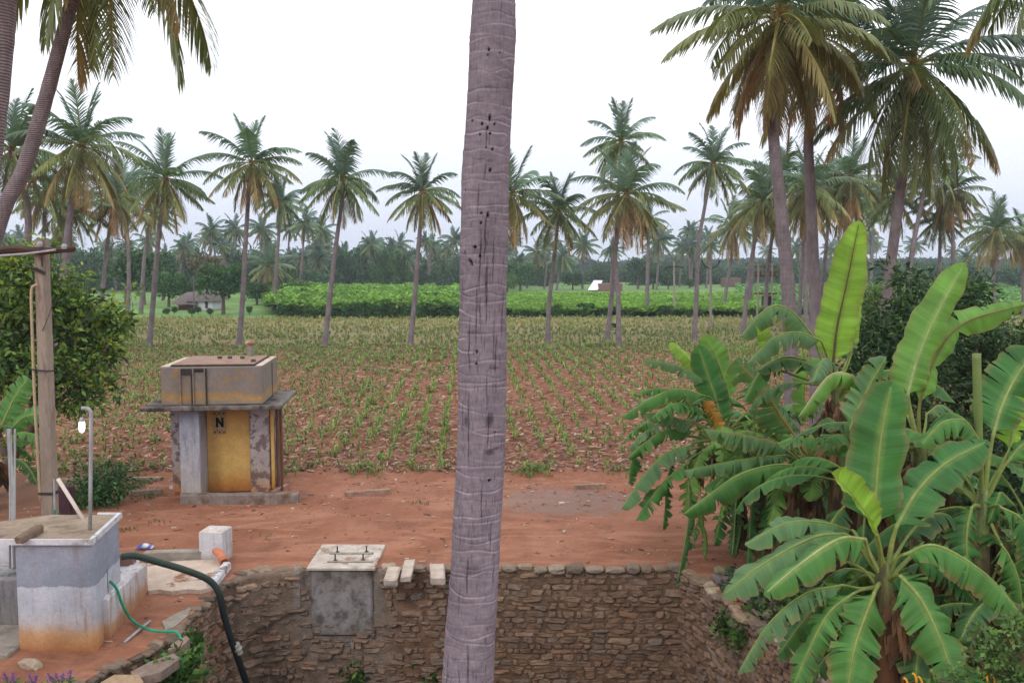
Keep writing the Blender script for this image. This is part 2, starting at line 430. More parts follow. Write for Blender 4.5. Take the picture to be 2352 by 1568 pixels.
# ---------------------------------------------------------------- the well: masonry lined pit
def bulge(p, z):
    if p.y > 15.2 and -4.95 < p.x < -3.85:
        lim = -1.0 + (p.x + 4.4) * .45
        return .15 * max(0, min(1, (z - lim) / .08)) * (1 - .35 * abs(z))
    return 0.0
def make_well():
    root = empty('well', (0, 13.4, -5.2), 'big open well lined with rough brown stone below the red yard', 'well')
    rng = random.Random(11)
    n = len(PIT)
    stones = MB(); mv, mf, mc = [], [], []
    coping = MB()
    tones = [(.165, .11, .078), (.135, .092, .066), (.19, .138, .10), (.22, .16, .118), (.12, .085, .068), (.15, .13, .115), (.21, .12, .078), (.105, .082, .068)]
    total = 0
    for i in range(n):
        a, b = PIT[i], PIT[(i + 1) % n]
        L = (b - a).length; d = (b - a) / L; nin = Vector((d.y, -d.x, 0))     # towards the middle of the pit
        if nin.dot(Vector((-.3, 13.4, 0)) - a) < 0: nin = -nin
        # mortar sheet
        nx, nz = max(2, int(L / .07)), 60
        b0 = len(mv)
        for r in range(nz + 1):
            z = -.02 - 3.3 * (r - 1) / nz if r else .0
            for c in range(nx + 1):
                s = L * c / nx; p = a + d * s
                q = noise.noise(Vector((p.x * 1.1, p.y * 1.1, z * 1.1))); q2 = noise.noise(Vector((p.x * 4, p.y * 4, z * 4)))
                left = max(0, min(1, (-.9 - p.x) / .8)) if p.y > 15 else 0
                if p.y < 15.2 and p.x < -4: left = .5
                off = .008 + .035 * q2 + left * (.03 + .05 * q + .02 * noise.noise(Vector((p.x * 11, p.y * 11, z * 11))))
                # plastered bulge under the pier and the overhanging lip at the left end
                off += bulge(p, z)
                if r == 0: off = -.08
                q3 = p + nin * off
                mv.append((q3.x, q3.y, z)); 
                f = .5 + .5 * q
                base = Vector((.16, .10, .066)).lerp(Vector((.21, .155, .12)), min(1, left + .0) * (.3 + .7 * f))
                if p.y > 15.2 and -4.0 < p.x < -2.3: base = base.lerp(Vector((.24, .21, .20)), .65 * max(0, min(1, 1.4 + z * .5)) * (.5 + .5 * f))
                if p.y > 15.2 and -2.1 < p.x < -.9: base = base.lerp(Vector((.17, .08, .045)), .6)
                mc.append(tuple(base))
        for r in range(nz):
            for c in range(nx):
                k = b0 + r * (nx + 1) + c
                mf.append((k, k + 1, k + nx + 2, k + nx + 1))
        # stones in rough courses
        z = -.10
        while z > -3.2:
            h = rng.choice([rng.uniform(.045, .08), rng.uniform(.08, .16), rng.uniform(.08, .13)]); s = rng.uniform(-.1, 0)
            while s < L:
                w = rng.uniform(.09, .32) if rng.random() < .72 else rng.uniform(.3, .5)
                c = a + d * (s + w / 2)
                leftz = c.y > 15 and c.x < -.9
                keep = rng.random() < (.72 if leftz else .97)
                if c.y > 15.2 and -3.75 < c.x < -2.4 and z > -1.0: keep = False
                bo = bulge(c, z - h / 2)
                if keep and s + w / 2 > 0 and s + w / 2 < L:
                    m = 9; zc = z - h / 2 + rng.uniform(-.015, .015)
                    hw, hh = w * .5 * rng.uniform(.82, 1.0), h * .5 * rng.uniform(.8, 1.05)
                    pr = rng.uniform(.018, .075) + (.05 if leftz else 0)
                    rot = rng.uniform(-.16, .16)
                    ring = []
                    for q in range(m):
                        an = 2 * math.pi * (q + rng.uniform(-.3, .3)) / m
                        cx, cz = math.cos(an), math.sin(an)
                        sx = abs(cx) ** .45 * (1 if cx > 0 else -1); sz = abs(cz) ** .45 * (1 if cz > 0 else -1)
                        ring.append((sx * hw * rng.uniform(.8, 1.05), sz * hh * rng.uniform(.75, 1.08)))
                    vs = []
                    for k, (sc_, dep) in enumerate(((1.0, -.03), (1.0, pr * .55), (.8, pr))):
                        for (u, v) in ring:
                            u2 = (u * math.cos(rot) - v * math.sin(rot)) * sc_; v2 = (u * math.sin(rot) + v * math.cos(rot)) * sc_
                            p = c + d * u2 + nin * (dep + bo + rng.uniform(-.008, .008) * k)
                            vs.append((p.x, p.y, zc + v2))
                    p = c + nin * (pr + bo + rng.uniform(-.012, .014)); vs.append((p.x, p.y, zc + rng.uniform(-.01, .01)))
                    fs = []
                    for k in range(2):
                        for q in range(m):
                            q1 = (q + 1) % m; fs.append((k * m + q, k * m + q1, (k + 1) * m + q1, (k + 1) * m + q))
                    for q in range(m): fs.append((2 * m + q, 2 * m + (q + 1) % m, 3 * m))
                    t = Vector(rng.choice(tones)) * rng.uniform(.85, 1.5); t = t.lerp(Vector((.21, .12, .075)), .4)
                    if c.x > 2.9: t = t.lerp(Vector((.22, .14, .10)), .3)
                    if leftz: t = t.lerp(Vector((.2, .15, .12)), .4)
                    if c.x < -4.7 and c.y < 15.9: t = t * 1.35
                    stones.add(vs, fs, tuple(t)); total += 1
                s += w
            z -= h
        # coping stones along the rim
        s = rng.uniform(0, .1)
        while s < L:
            w = rng.uniform(.16, .42); c = a + d * (s + w / 2)
            hgt = rng.uniform(.05, .10)
            lb = c.x < -4.6 and c.y < 15.9
            if lb: w *= .6
            if not (c.y > 15 and -3.9 < c.x < -2.35):
                t = Vector(rng.choice([(.32, .235, .17), (.27, .19, .13), (.22, .17, .13), (.34, .27, .2), (.19, .14, .11)])) * rng.uniform(.65, 1.05)
                if lb: t = t * .72; hgt *= .7
                cc = c + nin * rng.uniform(-.08, .02)
                coping.lump((cc.x, cc.y, -.035 + rng.uniform(-.015, .02)), (w * .62, rng.uniform(.13, .21), hgt), rng, 2, .22, tuple(t), math.atan2(d.y, d.x) + rng.uniform(-.15, .15))
            s += w
    V = np.array(mv) - np.array(BASE[root.name])
    me = np_mesh('lining', V, mf, mc, True)
    link('mortar_lining', me, attrmat('mud_mortar', .45, 5, .95, .8, bdist=.05), root)
    stones.build('stonework', M['stone'], root)
    coping.build('coping', M['stone'], root)
    # plain earth below the visible masonry and dark water at the bottom
    lower = MB()
    fl = [(p.x, p.y) for p in PIT]
    vs = [(x, y, -3.25) for x, y in fl] + [(x, y, -6.2) for x, y in fl]
    lower.add(vs, [(i, (i + 1) % n, n + (i + 1) % n, n + i) for i in range(n)], (.09, .06, .045))
    lower.build('lower_wall', M['stone'], root)
    t = NT('well_water_surface'); t.finish((.012, .02, .014), .08, t.noise(t.coords(), 3, 3), .05, spec=.5)
    w = MB(); w.add([(x, y, -5.6) for x, y in fl], [tuple(range(n))])
    o = w.build('water', t.m); tag(o, kind='structure')
make_well()

# weeds on the masonry and along the rim
def weed_quads(rng, n, pos, size, cols, spread=(.2, .2, .2), up=.5):
    P = np.zeros((n, 4, 3)); C = np.zeros((n, 3))
    for i in range(n):
        c = Vector(pos) + Vector((rng.gauss(0, spread[0]), rng.gauss(0, spread[1]), rng.gauss(0, spread[2])))
        d = Vector((rng.uniform(-1, 1), rng.uniform(-1, 1), rng.uniform(-.2, 1) * up + .2)).normalized()
        sd = d.cross(Vector((rng.uniform(-1, 1), rng.uniform(-1, 1), rng.uniform(-1, 1)))).normalized()
        L = size * rng.uniform(.6, 1.4); w = L * .28
        P[i] = [c, c + d * L * .5 + sd * w, c + d * L, c + d * L * .5 - sd * w]
        C[i] = np.array(rng.choice(cols)) * rng.uniform(.7, 1.3)
    return P, C
G1 = [(.045, .11, .025), (.07, .16, .03), (.03, .07, .02), (.11, .19, .04)]
def weeds_on_wall():
    rng = random.Random(3)
    spots = [('fern_clump', 'bushy green fern growing out of the left well wall beside the thin hose', [(428, 1500, 13.0, .12, 420), (412, 1540, 12.3, .14, 500), (440, 1475, 13.6, .07, 160), (395, 1560, 12.0, .12, 260)]),
             ('wall_weed', 'green weed on the stone well wall at the foot of the big trunk', [(965, 1520, 16.1, .13, 420), (930, 1545, 16.1, .16, 420), (985, 1555, 16.0, .1, 160)]),
             ('wall_weed', 'small green weed low on the well wall under the concrete pier', [(810, 1553, 15.9, .12, 300)]),
             ('wall_weed', 'small mossy creeper on the right well wall near the corner', [(1668, 1440, 14.2, .12, 170), (1700, 1470, 13.6, .12, 130)])]
    for nm, lab, ls in spots:
        Ps, Cs = [], []
        for (px, py, Y, s, n) in ls:
            p, c = weed_quads(rng, n, at(px, py, Y), .11, G1, (s, s * .6, s)); Ps.append(p); Cs.append(c)
        o0 = at(*ls[0][:3])
        o = quads_obj(nm, np.concatenate(Ps), np.concatenate(Cs), M['leaf'], None, o0); tag(o, lab, 'weed')
weeds_on_wall()

# ---------------------------------------------------------------- field: young maize rows, weeds and dry litter
def blades(rng, base, n, h, w, cols, lean=.5):
    """n grass blades as 2 quads each -> list of quads, colours"""
    P, C = [], []
    for _ in range(n):
        az = rng.uniform(0, 6.283); L = h * rng.uniform(.6, 1.15); le = rng.uniform(.15, lean)
        dx, dy = math.cos(az), math.sin(az); ww = w * rng.uniform(.7, 1.2)
        sx, sy = -dy * ww / 2, dx * ww / 2
        x, y, z = base
        m = (x + dx * L * le * .45, y + dy * L * le * .45, z + L * .62)
        t = (x + dx * L * le * 1.25, y + dy * L * le * 1.25, z + L * (.95 - le * .55))
        c = np.array(rng.choice(cols)) * rng.uniform(.75, 1.25)
        P.append([(x - sx * .7, y - sy * .7, z), (x + sx * .7, y + sy * .7, z), (m[0] + sx, m[1] + sy, m[2]), (m[0] - sx, m[1] - sy, m[2])]); C.append(c)
        P.append([(m[0] - sx, m[1] - sy, m[2]), (m[0] + sx, m[1] + sy, m[2]), (t[0] + sx * .15, t[1] + sy * .15, t[2]), (t[0] - sx * .15, t[1] - sy * .15, t[2])]); C.append(c)
    return P, C
HX, HY, HR = -7.0, 21.8, 2.0
def in_field(x, y):
    if y < edge_y(x) + .15: return False
    return True
MAIZE = [(.17, .27, .07), (.14, .25, .06), (.22, .31, .08), (.30, .35, .11), (.11, .20, .055)]
GRASS = [(.18, .23, .08), (.24, .26, .10), (.13, .18, .06), (.30, .29, .13), (.15, .23, .07)]
def maize():
    rng = random.Random(21); P, C = [], []
    ang = math.radians(-2.9); ca, sa = math.cos(ang), math.sin(ang)
    for r in range(-52, 52):
        u = r * .76
        y = 22.8
        while y < 61:
            x = u * ca + y * sa * 1.0; yy = y + rng.uniform(-.1, .1)
            xx = x + rng.gauss(0, .06)
            vis = abs(xx) < yy * .72
            g = noise.noise(Vector((xx * .16, yy * .12, 2)))
            strong = .5 + .7 * g - .3 * max(0, min(1, (-xx - 1) / 5)) - (.2 if yy < 27 else 0)
            if vis and in_field(xx, yy) and rng.random() < strong + .12:
                n = 5 if y < 40 else 4
                h = rng.uniform(.24, .5) * (1 + .25 * g)
                p, c = blades(rng, (xx, yy, gz(xx, yy)), n, h, .042 if y < 40 else .06, MAIZE, .75); P += p; C += c
            y += rng.uniform(.17, .34)
    o = quads_obj('maize_rows', P, C, M['leaf']); tag(o, 'rows of knee high green maize seedlings in brown soil', 'crop', kind='stuff')
maize()
def field_weeds():
    rng = random.Random(22); P, C = [], []
    for i in range(34800):
        y = 23 + 39 * rng.random() ** .8; x = rng.uniform(-.72, .72) * y
        g = noise.noise(Vector((x * .35, y * .3, 8))) + .5 * noise.noise(Vector((x * 1.4, y * 1.2, 3)))
        dens = .07 + .42 * max(0, min(1, (-x - 1) / 6)) + max(0, (y - 45) / 22)
        if y < 24.5: dens += .12
        if rng.random() > dens + .55 * g: continue
        if not in_field(x, y): continue
        h = rng.uniform(.12, .34)
        p, c = blades(rng, (x, y, gz(x, y)), 4, h, .04 + y * .0005, GRASS, .8); P += p; C += c
    for i in range(18500):
        y = 60 + 35 * rng.random() ** .9; x = rng.uniform(-.72, .72) * y
        g = noise.noise(Vector((x * .12, y * .3, 8)))
        if rng.random() > .62 + .8 * g: continue
        cols = GRASS if y < 78 else [(.29, .31, .11), (.24, .28, .09), (.20, .25, .075), (.32, .29, .13)]
        p, c = blades(rng, (x, y, 0), 3, rng.uniform(.25, .5), .12, cols, .8); P += p; C += c
    o = quads_obj('field_grass', P, C, M['leaf']); tag(o, 'thin yellowish green grass and weeds over the brown field', 'grass', kind='stuff')
field_weeds()
def litter():
    rng = np.random.default_rng(5); n = 39000
    y = 23.2 + 37 * rng.random(n) ** 1.35; x = rng.uniform(-.72, .72, n) * y
    ed = np.array([edge_y(a) for a in x]); keep = y > ed
    x, y = x[keep], y[keep]; n = len(x)
    az = rng.uniform(0, 6.283, n); L = rng.uniform(.04, .13, n) * (1 + (y - 23) * .008); w = rng.uniform(.01, .026, n) * (1 + (y - 23) * .008)
    dx, dy = np.cos(az), np.sin(az); z = .03 + rng.uniform(0, .05, n); zt = z + rng.uniform(-.02, .06, n)
    z = z + .09 * np.exp(-((y - ed[keep] - .3) / .45) ** 2)
    P = np.zeros((n, 4, 3))
    for k, (s, q) in enumerate(((-1, -1), (1, -1), (1, 1), (-1, 1))):
        P[:, k, 0] = x + dx * L * s - dy * w * q; P[:, k, 1] = y + dy * L * s + dx * w * q
        P[:, k, 2] = np.where(s < 0, z, zt) + q * w * .4
    cols = np.array([(.34, .22, .16), (.27, .16, .11), (.42, .31, .23), (.18, .09, .06), (.09, .05, .045), (.3, .19, .15), (.24, .11, .08)])
    C = cols[rng.integers(0, len(cols), n)] * rng.uniform(.75, 1.2, (n, 1))
    o = quads_obj('dry_litter', P, C, M['stone']); tag(o, 'dry tan leaves and stalks strewn over the field soil', 'litter', kind='stuff')
litter()
def yard_bits():
    rng = random.Random(9)
    P, C = [], []
    for i in range(2600):      # tufts on the yard edge
        x = rng.uniform(-13, 6); y = edge_y(x) + rng.gauss(.25, .3)
        g = noise.noise(Vector((x * .9, 1, 4)))
        if rng.random() > .12 + 1.1 * g: continue
        p, c = blades(rng, (x, y, gz(x, y)), 4, rng.uniform(.08, .3), .025, GRASS[:3] + MAIZE[:2], .8); P += p; C += c
    for (px, py, k) in [(285, 1217, 30), (515, 1212, 26), (360, 1202, 12), (1100, 1155, 20), (960, 1155, 26), (600, 1235, 10), (300, 1120, 130), (330, 1108, 120), (350, 1140, 70)]:
        b = gr(px, py)
        for _ in range(k):
            x, y = b.x + rng.gauss(0, .14), b.y + rng.gauss(0, .12)
            p, c = blades(rng, (x, y, gz(x, y)), 3, rng.uniform(.04, .10), .014, [(.10, .12, .04), (.13, .14, .05)], 1.0); P += p; C += c
    o = quads_obj('yard_grass', P, C, M['leaf']); tag(o, 'sparse grass tufts along the edge of the red yard', 'grass', kind='stuff')
    # crumbs: pebbles, twigs, husks
    rg = np.random.default_rng(8); n = 2600
    m = MB()
    for i in range(n):
        x = rng.uniform(-11, 8); y = rng.uniform(11.5, 23.2)
        if in_poly(x, y) : continue
        if x < -5 and y < 16.5 and rng.random() < .5: continue
        s = rng.uniform(.006, .022) * (1.6 if rng.random() < .05 else 1)
        if rng.random() > .35 + .5 * (noise.noise(Vector((x * .6, y * .6, 2))) + (y > 19) * .35): continue
        t = rng.choice([(.3, .2, .15), (.2, .1, .07), (.09, .06, .05), (.42, .33, .28), (.25, .11, .07)])
        a = rng.uniform(0, 3.1); l = s * rng.uniform(1, 3.2)
        m.box((x, y, gz(x, y) + s * .3), (l * 2, s * 1.6, s), rz=a, jit=s * .25, rng=rng, col=t)
    for i in range(900):      # dry leaf flakes
        y = 23.1 - abs(rng.gauss(0, 1.6)) if i % 2 else rng.uniform(16.6, 23); x = rng.uniform(-10, 7)
        if noise.noise(Vector((x * .5, y * .5, 12))) < -.05: continue
        a = rng.uniform(0, 6.28); l = rng.uniform(.03, .09); w = l * rng.uniform(.12, .35); z = gz(x, y) + .012; ca, sa = math.cos(a), math.sin(a)
        m.add([(x - ca * l, y - sa * l, z), (x + sa * w, y - ca * w, z + rng.uniform(0, .02)), (x + ca * l, y + sa * l, z + rng.uniform(0, .03)), (x - sa * w, y + ca * w, z + .01)], [(0, 1, 2, 3)], rng.choice([(.34, .22, .15), (.22, .13, .08), (.12, .07, .05), (.42, .33, .24)]))
    o = m.build('yard_pebbles', M['stone']); tag(o, 'small pebbles and twigs scattered over the red yard', 'pebbles', kind='stuff')
yard_bits()

# ---------------------------------------------------------------- far crops
def canopy(name, label, cat, x_at, y0, y1, h, n, size, cols, seed, ground=True, front=None, bump=.3):
    """a knee to head high crop: leaf clumps over a bumpy canopy; x_at(y)->(xmin,xmax)"""
    rng = np.random.default_rng(seed)
    y = y0 + (y1 - y0) * rng.random(n) ** 1.25
    lo = np.array([x_at(t)[0] for t in y]); hi = np.array([x_at(t)[1] for t in y])
    x = lo + (hi - lo) * rng.random(n)
    nz = np.array([.8 * noise.noise(Vector((a * .12, b * .12, seed + 3))) + noise.noise(Vector((a * .33, b * .33, seed))) + .5 * noise.noise(Vector((a * .9, b * .9, seed))) for a, b in zip(x, y)])
    z = h * (.82 + bump * nz) * (1 - rng.random(n) ** 3 * .35)
    ctr = np.stack([x, y, z], 1)
    col = np.array(cols)[rng.integers(0, len(cols), n)] * (1 + .35 * nz[:, None]) * rng.uniform(.8, 1.2, (n, 1))
    if front:
        nf, fy, fcols, fd = front
        fx = x_at(y0)[0] + (x_at(y0)[1] - x_at(y0)[0]) * rng.random(nf)
        nn = np.array([noise.noise(Vector((a * .45, 3, seed))) + .6 * noise.noise(Vector((a * 1.3, 3, seed))) for a in fx])
        nn2 = np.array([noise.noise(Vector((a * .17, 8, seed))) for a in fx]); fz = rng.random(nf) * h * (.72 + .30 * nn + .55 * nn2)
        fyy = y0 + fd * nn - .15 + rng.random(nf) * .8
        keep = nn > fy
        ctr = np.concatenate([ctr, np.stack([fx, fyy, fz], 1)[keep]]); 
        fc = np.array(fcols)[rng.integers(0, len(fcols), nf)] * rng.uniform(.6, 1.4, (nf, 1)); col = np.concatenate([col, fc[keep]])
    m = len(ctr)
    d = rng.normal(size=(m, 3)); d[:, 2] *= .45; d /= np.linalg.norm(d, axis=1, keepdims=True)
    e_ = rng.normal(size=(m, 3)); e_ = np.cross(d, e_); e_ /= np.linalg.norm(e_, axis=1, keepdims=True)
    s = size * rng.uniform(.6, 1.3, (m, 1))
    P = np.stack([ctr - d * s, ctr + e_ * s * .5, ctr + d * s, ctr - e_ * s * .5], 1)
    o = quads_obj(name, P, np.clip(col, 0, 1), M['farleaf']); tag(o, label, cat, kind='stuff')
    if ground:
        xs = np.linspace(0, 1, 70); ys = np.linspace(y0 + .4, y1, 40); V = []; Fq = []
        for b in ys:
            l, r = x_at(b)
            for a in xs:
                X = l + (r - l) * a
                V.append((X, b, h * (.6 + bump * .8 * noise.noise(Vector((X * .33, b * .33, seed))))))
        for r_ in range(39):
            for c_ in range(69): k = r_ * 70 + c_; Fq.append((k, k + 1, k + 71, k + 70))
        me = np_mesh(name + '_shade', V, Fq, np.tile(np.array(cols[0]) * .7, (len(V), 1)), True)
        o2 = link('crop_shade_sheet', me, M['farleaf']); tag(o2, kind='structure')  # added darker green sheet: stops see-through, stands for shade under the leaves
BR = [(.13, .255, .05), (.17, .31, .06), (.21, .35, .078), (.095, .20, .045)]
DK = [(.035, .10, .03), (.05, .14, .04), (.07, .18, .05), (.028, .075, .03)]
xl = lambda y: (at(640 if y < 100 else 590 + (170 - y) * .3, 700, y).x, at(1140, 700, y).x)
canopy('cassava_crop', 'bright green head high crop with dark hedge like front edge', 'crop', xl, 94, 172, 1.95, 70000, .27, BR, 1, front=(26000, -.9, [(.045, .115, .035), (.065, .15, .045), (.09, .19, .05), (.035, .09, .03)], 1.8), bump=.42)
xr = lambda y: (at(1140, 700, y).x, at(1760, 700, y).x)
canopy('low_crop', 'bright green low crop behind the right hand palms', 'crop', xr, 95.5, 150, 1.2, 50000, .28, [(.16, .30, .055), (.19, .34, .065), (.13, .25, .05)], 2, front=(9000, .12, DK, 1.2), bump=.22)
xq = lambda y: (at(1690, 700, y).x, at(2500, 700, y).x)
canopy('far_right_crop', 'dull green tall grass field at the right far side', 'crop', xq, 100, 230, 1.0, 22000, .5, [(.12, .25, .08), (.15, .3, .09), (.10, .2, .07)], 3)
# ================================================================ coconut palms
def bark_mat(name, c1, c2, ring=9.0):
    t = NT(name); v = t.coords('Object')
    wv = t.n('TexWave', {'Vector': v, 'Scale': ring, 'Distortion': 2.2, 'Detail': 3.0, 'Detail Scale': 1.2}, bands_direction='Z', wave_type='BANDS').outputs[1]
    n1 = t.noise(v, 2.2, 6, .65); n2 = t.noise(t.coords('Object', (9, 9, 1.6)), 2.0, 5, .7)
    col = t.ramp(n1, [(.3, c1), (.7, c2)])
    col = t.mix(.55, col, t.ramp(wv, [(.0, (.62, .62, .62)), (.6, (1, 1, 1)), (1, (1.3, 1.27, 1.25))]), 'MULTIPLY')
    col = t.mix(.45, col, t.ramp(n2, [(.35, (.5, .5, .5)), (.65, (1.2, 1.2, 1.2))]), 'MULTIPLY')
    return t.finish(col, .95, t.math('ADD', wv, n2), .6, bdist=.03, spec=.15)
M['bark'] = bark_mat('palm_bark', (.17, .14, .15), (.29, .25, .265))
M['bark_far'] = bark_mat('palm_bark_far', (.14, .105, .11), (.24, .2, .205), 4)

FCOL = dict(young=(.10, .185, .095), mid=(.15, .215, .07), old=(.235, .215, .075), dead=(.34, .20, .10), teal=(.085, .145, .125))
def lerp3(a, b, t): return tuple(x + (y - x) * t for x, y in zip(a, b))
def crown_mesh(name, seed, nf=22, R_=3.75, nst=28, segs=2, lw=.10, dead=.25, teal=0.0, emin=-66, emax=84, olive=0.0, spear=4, az_list=None):
    rng = random.Random(seed); P, C = [], []
    for i in range(nf):
        u = (i + rng.uniform(-.35, .35)) / nf; u = max(0, min(1, u))
        if i < spear:
            e0 = rng.uniform(66, 88); droop = rng.uniform(12, 38); L = R_ * rng.uniform(.78, .92)
        else:
            w_ = (u * nf - spear + .5) / (nf - spear); w_ = max(0, min(1, w_))
            e0 = 66 + (emin - 66) * w_ ** .72 + rng.uniform(-7, 7)
            droop = rng.uniform(50, 74) if e0 > -5 else rng.uniform(22, 46)
            L = R_ * rng.uniform(.86, 1.06) * (1.0 if e0 > 0 else .96)
        az = i * 2.39996 + rng.uniform(-.45, .45)
        n = nst + 4; pts = []; p = Vector((0, 0, 0)); side = rng.uniform(-.45, .45); ex = rng.uniform(1.2, 1.9)
        for k in range(n + 1):
            s = k / n
            el = R(max(-87, e0 - droop * s ** ex)); azc = az + side * s * s
            d = Vector((math.cos(azc) * math.cos(el), math.sin(azc) * math.cos(el), math.sin(el)))
            pts.append(p.copy()); p = p + d * (L / n)
        if u < .3: base = lerp3(FCOL['young'], FCOL['teal'], min(1, .45 + teal))
        elif u < .6: base = lerp3(FCOL['young'], FCOL['mid'], (u - .3) / .3)
        else: base = lerp3(FCOL['mid'], FCOL['old'], min(1, (u - .6) / .35) * (.45 if teal > .2 else 1))
        if teal: base = lerp3(base, FCOL['teal'], teal * .6)
        if olive and u > .25: base = lerp3(base, (.265, .19, .075), olive * min(1, u * 1.3))
        if u > .72 and rng.random() < dead: base = lerp3(base, FCOL['dead'], rng.uniform(.4, 1))
        k_ = rng.uniform(.75, 1.25); base = tuple(b * k_ for b in base)
        tipdead = rng.random() < .3 and u > .45
        rc = lerp3((.24, .26, .09), (.46, .38, .15), min(1, u * 1.4))
        for k in range(n):
            a, b = pts[k], pts[k + 1]; t = (b - a).normalized()
            sd = t.cross(Vector((0, 0, 1)));  sd = sd.normalized() if sd.length > 1e-3 else Vector((1, 0, 0))
            w0 = .05 * (1 - k / n) + .010; w1 = .05 * (1 - (k + 1) / n) + .010
            if lw > .15: w0 *= 1.5; w1 *= 1.5
            up = sd.cross(t)
            P.append([a - sd * w0, a + sd * w0, b + sd * w1, b - sd * w1]); C.append(rc)
            P.append([a - up * w0 * .6, a + up * w0 * .6, b + up * w1 * .6, b - up * w1 * .6]); C.append(rc)
        hang = (.35 if i < spear else 1.05 + 1.0 * u) + rng.uniform(-.1, .25)
        fwd0 = .75 if i < spear else .35
        for k in range(int(n * .14), n + 1):
            s = k / n
            ll = R_ * .27 * (min(1, (s - .06) / .16) ** .6) * (1 if s < .62 else max(.28, 1 - ((s - .62) / .38) ** 1.4 * .72)) * (.8 if i < spear else 1)
            a = pts[min(k, n)]; t = (pts[min(k + 1, n)] - pts[max(k - 1, 0)]).normalized()
            sd = t.cross(Vector((0, 0, 1))); sd = sd.normalized() if sd.length > .15 else Vector((math.sin(az), -math.cos(az), 0))
            up = sd.cross(t)
            for sg in (-1, 1):
                if rng.random() < .05: continue
                f = fwd0 + .5 * s
                d = (sd * sg * (1 - .35 * s) + t * f + up * .08 + Vector((rng.gauss(0, .06), rng.gauss(0, .06), rng.gauss(0, .06)))).normalized()
                l = ll * rng.uniform(.8, 1.12); q = a.copy(); w = lw * rng.uniform(.85, 1.2)
                cc = base
                if tipdead and s > .6: cc = lerp3(base, FCOL['dead'], min(1, (s - .6) * 2))
                kk = rng.uniform(.78, 1.22) * (1.1 if sg > 0 else .92); cc = tuple(v * kk for v in cc)
                wd = (up * .35 + t * .9).normalized()
                for g in range(segs):
                    nd = (d + Vector((0, 0, -1)) * hang * (g + .55) / segs).normalized()
                    nq = q + nd * (l / segs)
                    wa = w * (1 if g == 0 else .85); wb = w * (.85 if g < segs - 1 else .10)
                    P.append([q - wd * wa / 2, q + wd * wa / 2, nq + wd * wb / 2, nq - wd * wb / 2]); C.append(cc)
                    q = nq
    for i in range(70 if segs > 1 else 24):
        az = rng.uniform(0, 6.28); el = rng.uniform(-1.3, 1.0); d = Vector((math.cos(az) * math.cos(el), math.sin(az) * math.cos(el), math.sin(el)))
        o = Vector((0, 0, rng.uniform(-.35, .25))); l = rng.uniform(.25, .65); sd = d.cross(Vector((0, 0, 1))).normalized() * .06
        c = rng.choice([(.26, .12, .06), (.17, .09, .055), (.30, .19, .09)])
        P.append([o - sd, o + sd, o + d * l + sd * .4, o + d * l - sd * .4]); C.append(c)
    n = len(P)
    V = np.array([[tuple(v) for v in q] for q in P], dtype=np.float32).reshape(-1, 3)
    return np_mesh(name, V, np.arange(4 * n).reshape(n, 4), np.repeat(np.array(C), 4, axis=0))
MIDC = [crown_mesh('crown', 500 + i, nf=[31, 34, 28, 32, 29, 34, 29, 35, 27][i], R_=[3.75, 3.9, 3.6, 3.8, 3.7, 3.9, 3.5, 3.8, 3.7][i], dead=[.25, .5, .1, .3, .15, .9, .2, .4, .3][i], teal=[.1, 0, .3, 0, .35, .0, .2, .1, .25][i], olive=[0, .35, 0, .2, 0, .3, .1, .5, 0][i], emin=[-66, -74, -60, -70, -58, -78, -66, -76, -62][i]) for i in range(9)]
FARC = [crown_mesh('crown', 200 + i, nf=26, R_=3.9, nst=14, segs=1, lw=.30, dead=.2, teal=.5, spear=3) for i in range(5)]

def trunk_mesh(rel, radii, sides=12, nlen=40, ringamp=.03, seed=0):
    """rel: waypoints relative to the base"""
    pts = spline(rel, nlen); m = len(radii); V = []; Fq = []
    rng = random.Random(seed)
    for i, p in enumerate(pts):
        s = i / (nlen - 1); k = min(int(s * (m - 1)), m - 2); f = s * (m - 1) - k
        r = radii[k] * (1 - f) + radii[k + 1] * f
        r *= 1 + rng.uniform(-ringamp, ringamp)
        t = (pts[min(i + 1, nlen - 1)] - pts[max(i - 1, 0)]).normalized()
        a = Vector((1, 0, 0)); a = (a - t * a.dot(t)).normalized(); b = t.cross(a)
        for q in range(sides):
            an = 2 * math.pi * q / sides; V.append(p + (a * math.cos(an) + b * math.sin(an)) * r)
    for i in range(nlen - 1):
        for q in range(sides):
            l = (q + 1) % sides; Fq.append((i * sides + q, i * sides + l, (i + 1) * sides + l, (i + 1) * sides + q))
    return np_mesh('trunk', np.array([tuple(v) for v in V]), Fq, None, True)
def palm(path, label, crown, rb=.19, rt=.12, scale=1.0, rz=0.0, Y=None, group=None, name='coconut_palm', far=False, nuts=0, lean_out=0.0):
    """path: frame pixels from the foot (on the ground) to the heart of the crown"""
    b = gr(*path[0]) if Y is None else at(path[0][0], path[0][1], Y); b.z = 0
    Yb = b.y
    pts = [Vector((0, 0, -.1))]
    for (px, py) in path[1:]: pts.append(at(px, py, Yb) - b)
    root = empty(name, b, label, 'palm', group)
    H = pts[-1].z
    rad = [rb * 1.35, rb * 1.02] + [rb + (rt - rb) * k / 6 for k in range(7)]
    me = trunk_mesh(pts, rad, 8 if far else 14, 14 if far else 60, .0 if far else .035, int(path[0][0]))
    link('trunk', me, M['bark_far'] if far else M['bark'], root)
    c = link('crown', crown, M['frond'], root); c.location = pts[-1]; c.rotation_euler = (0, 0, rz); c.scale = (scale,) * 3
    return root

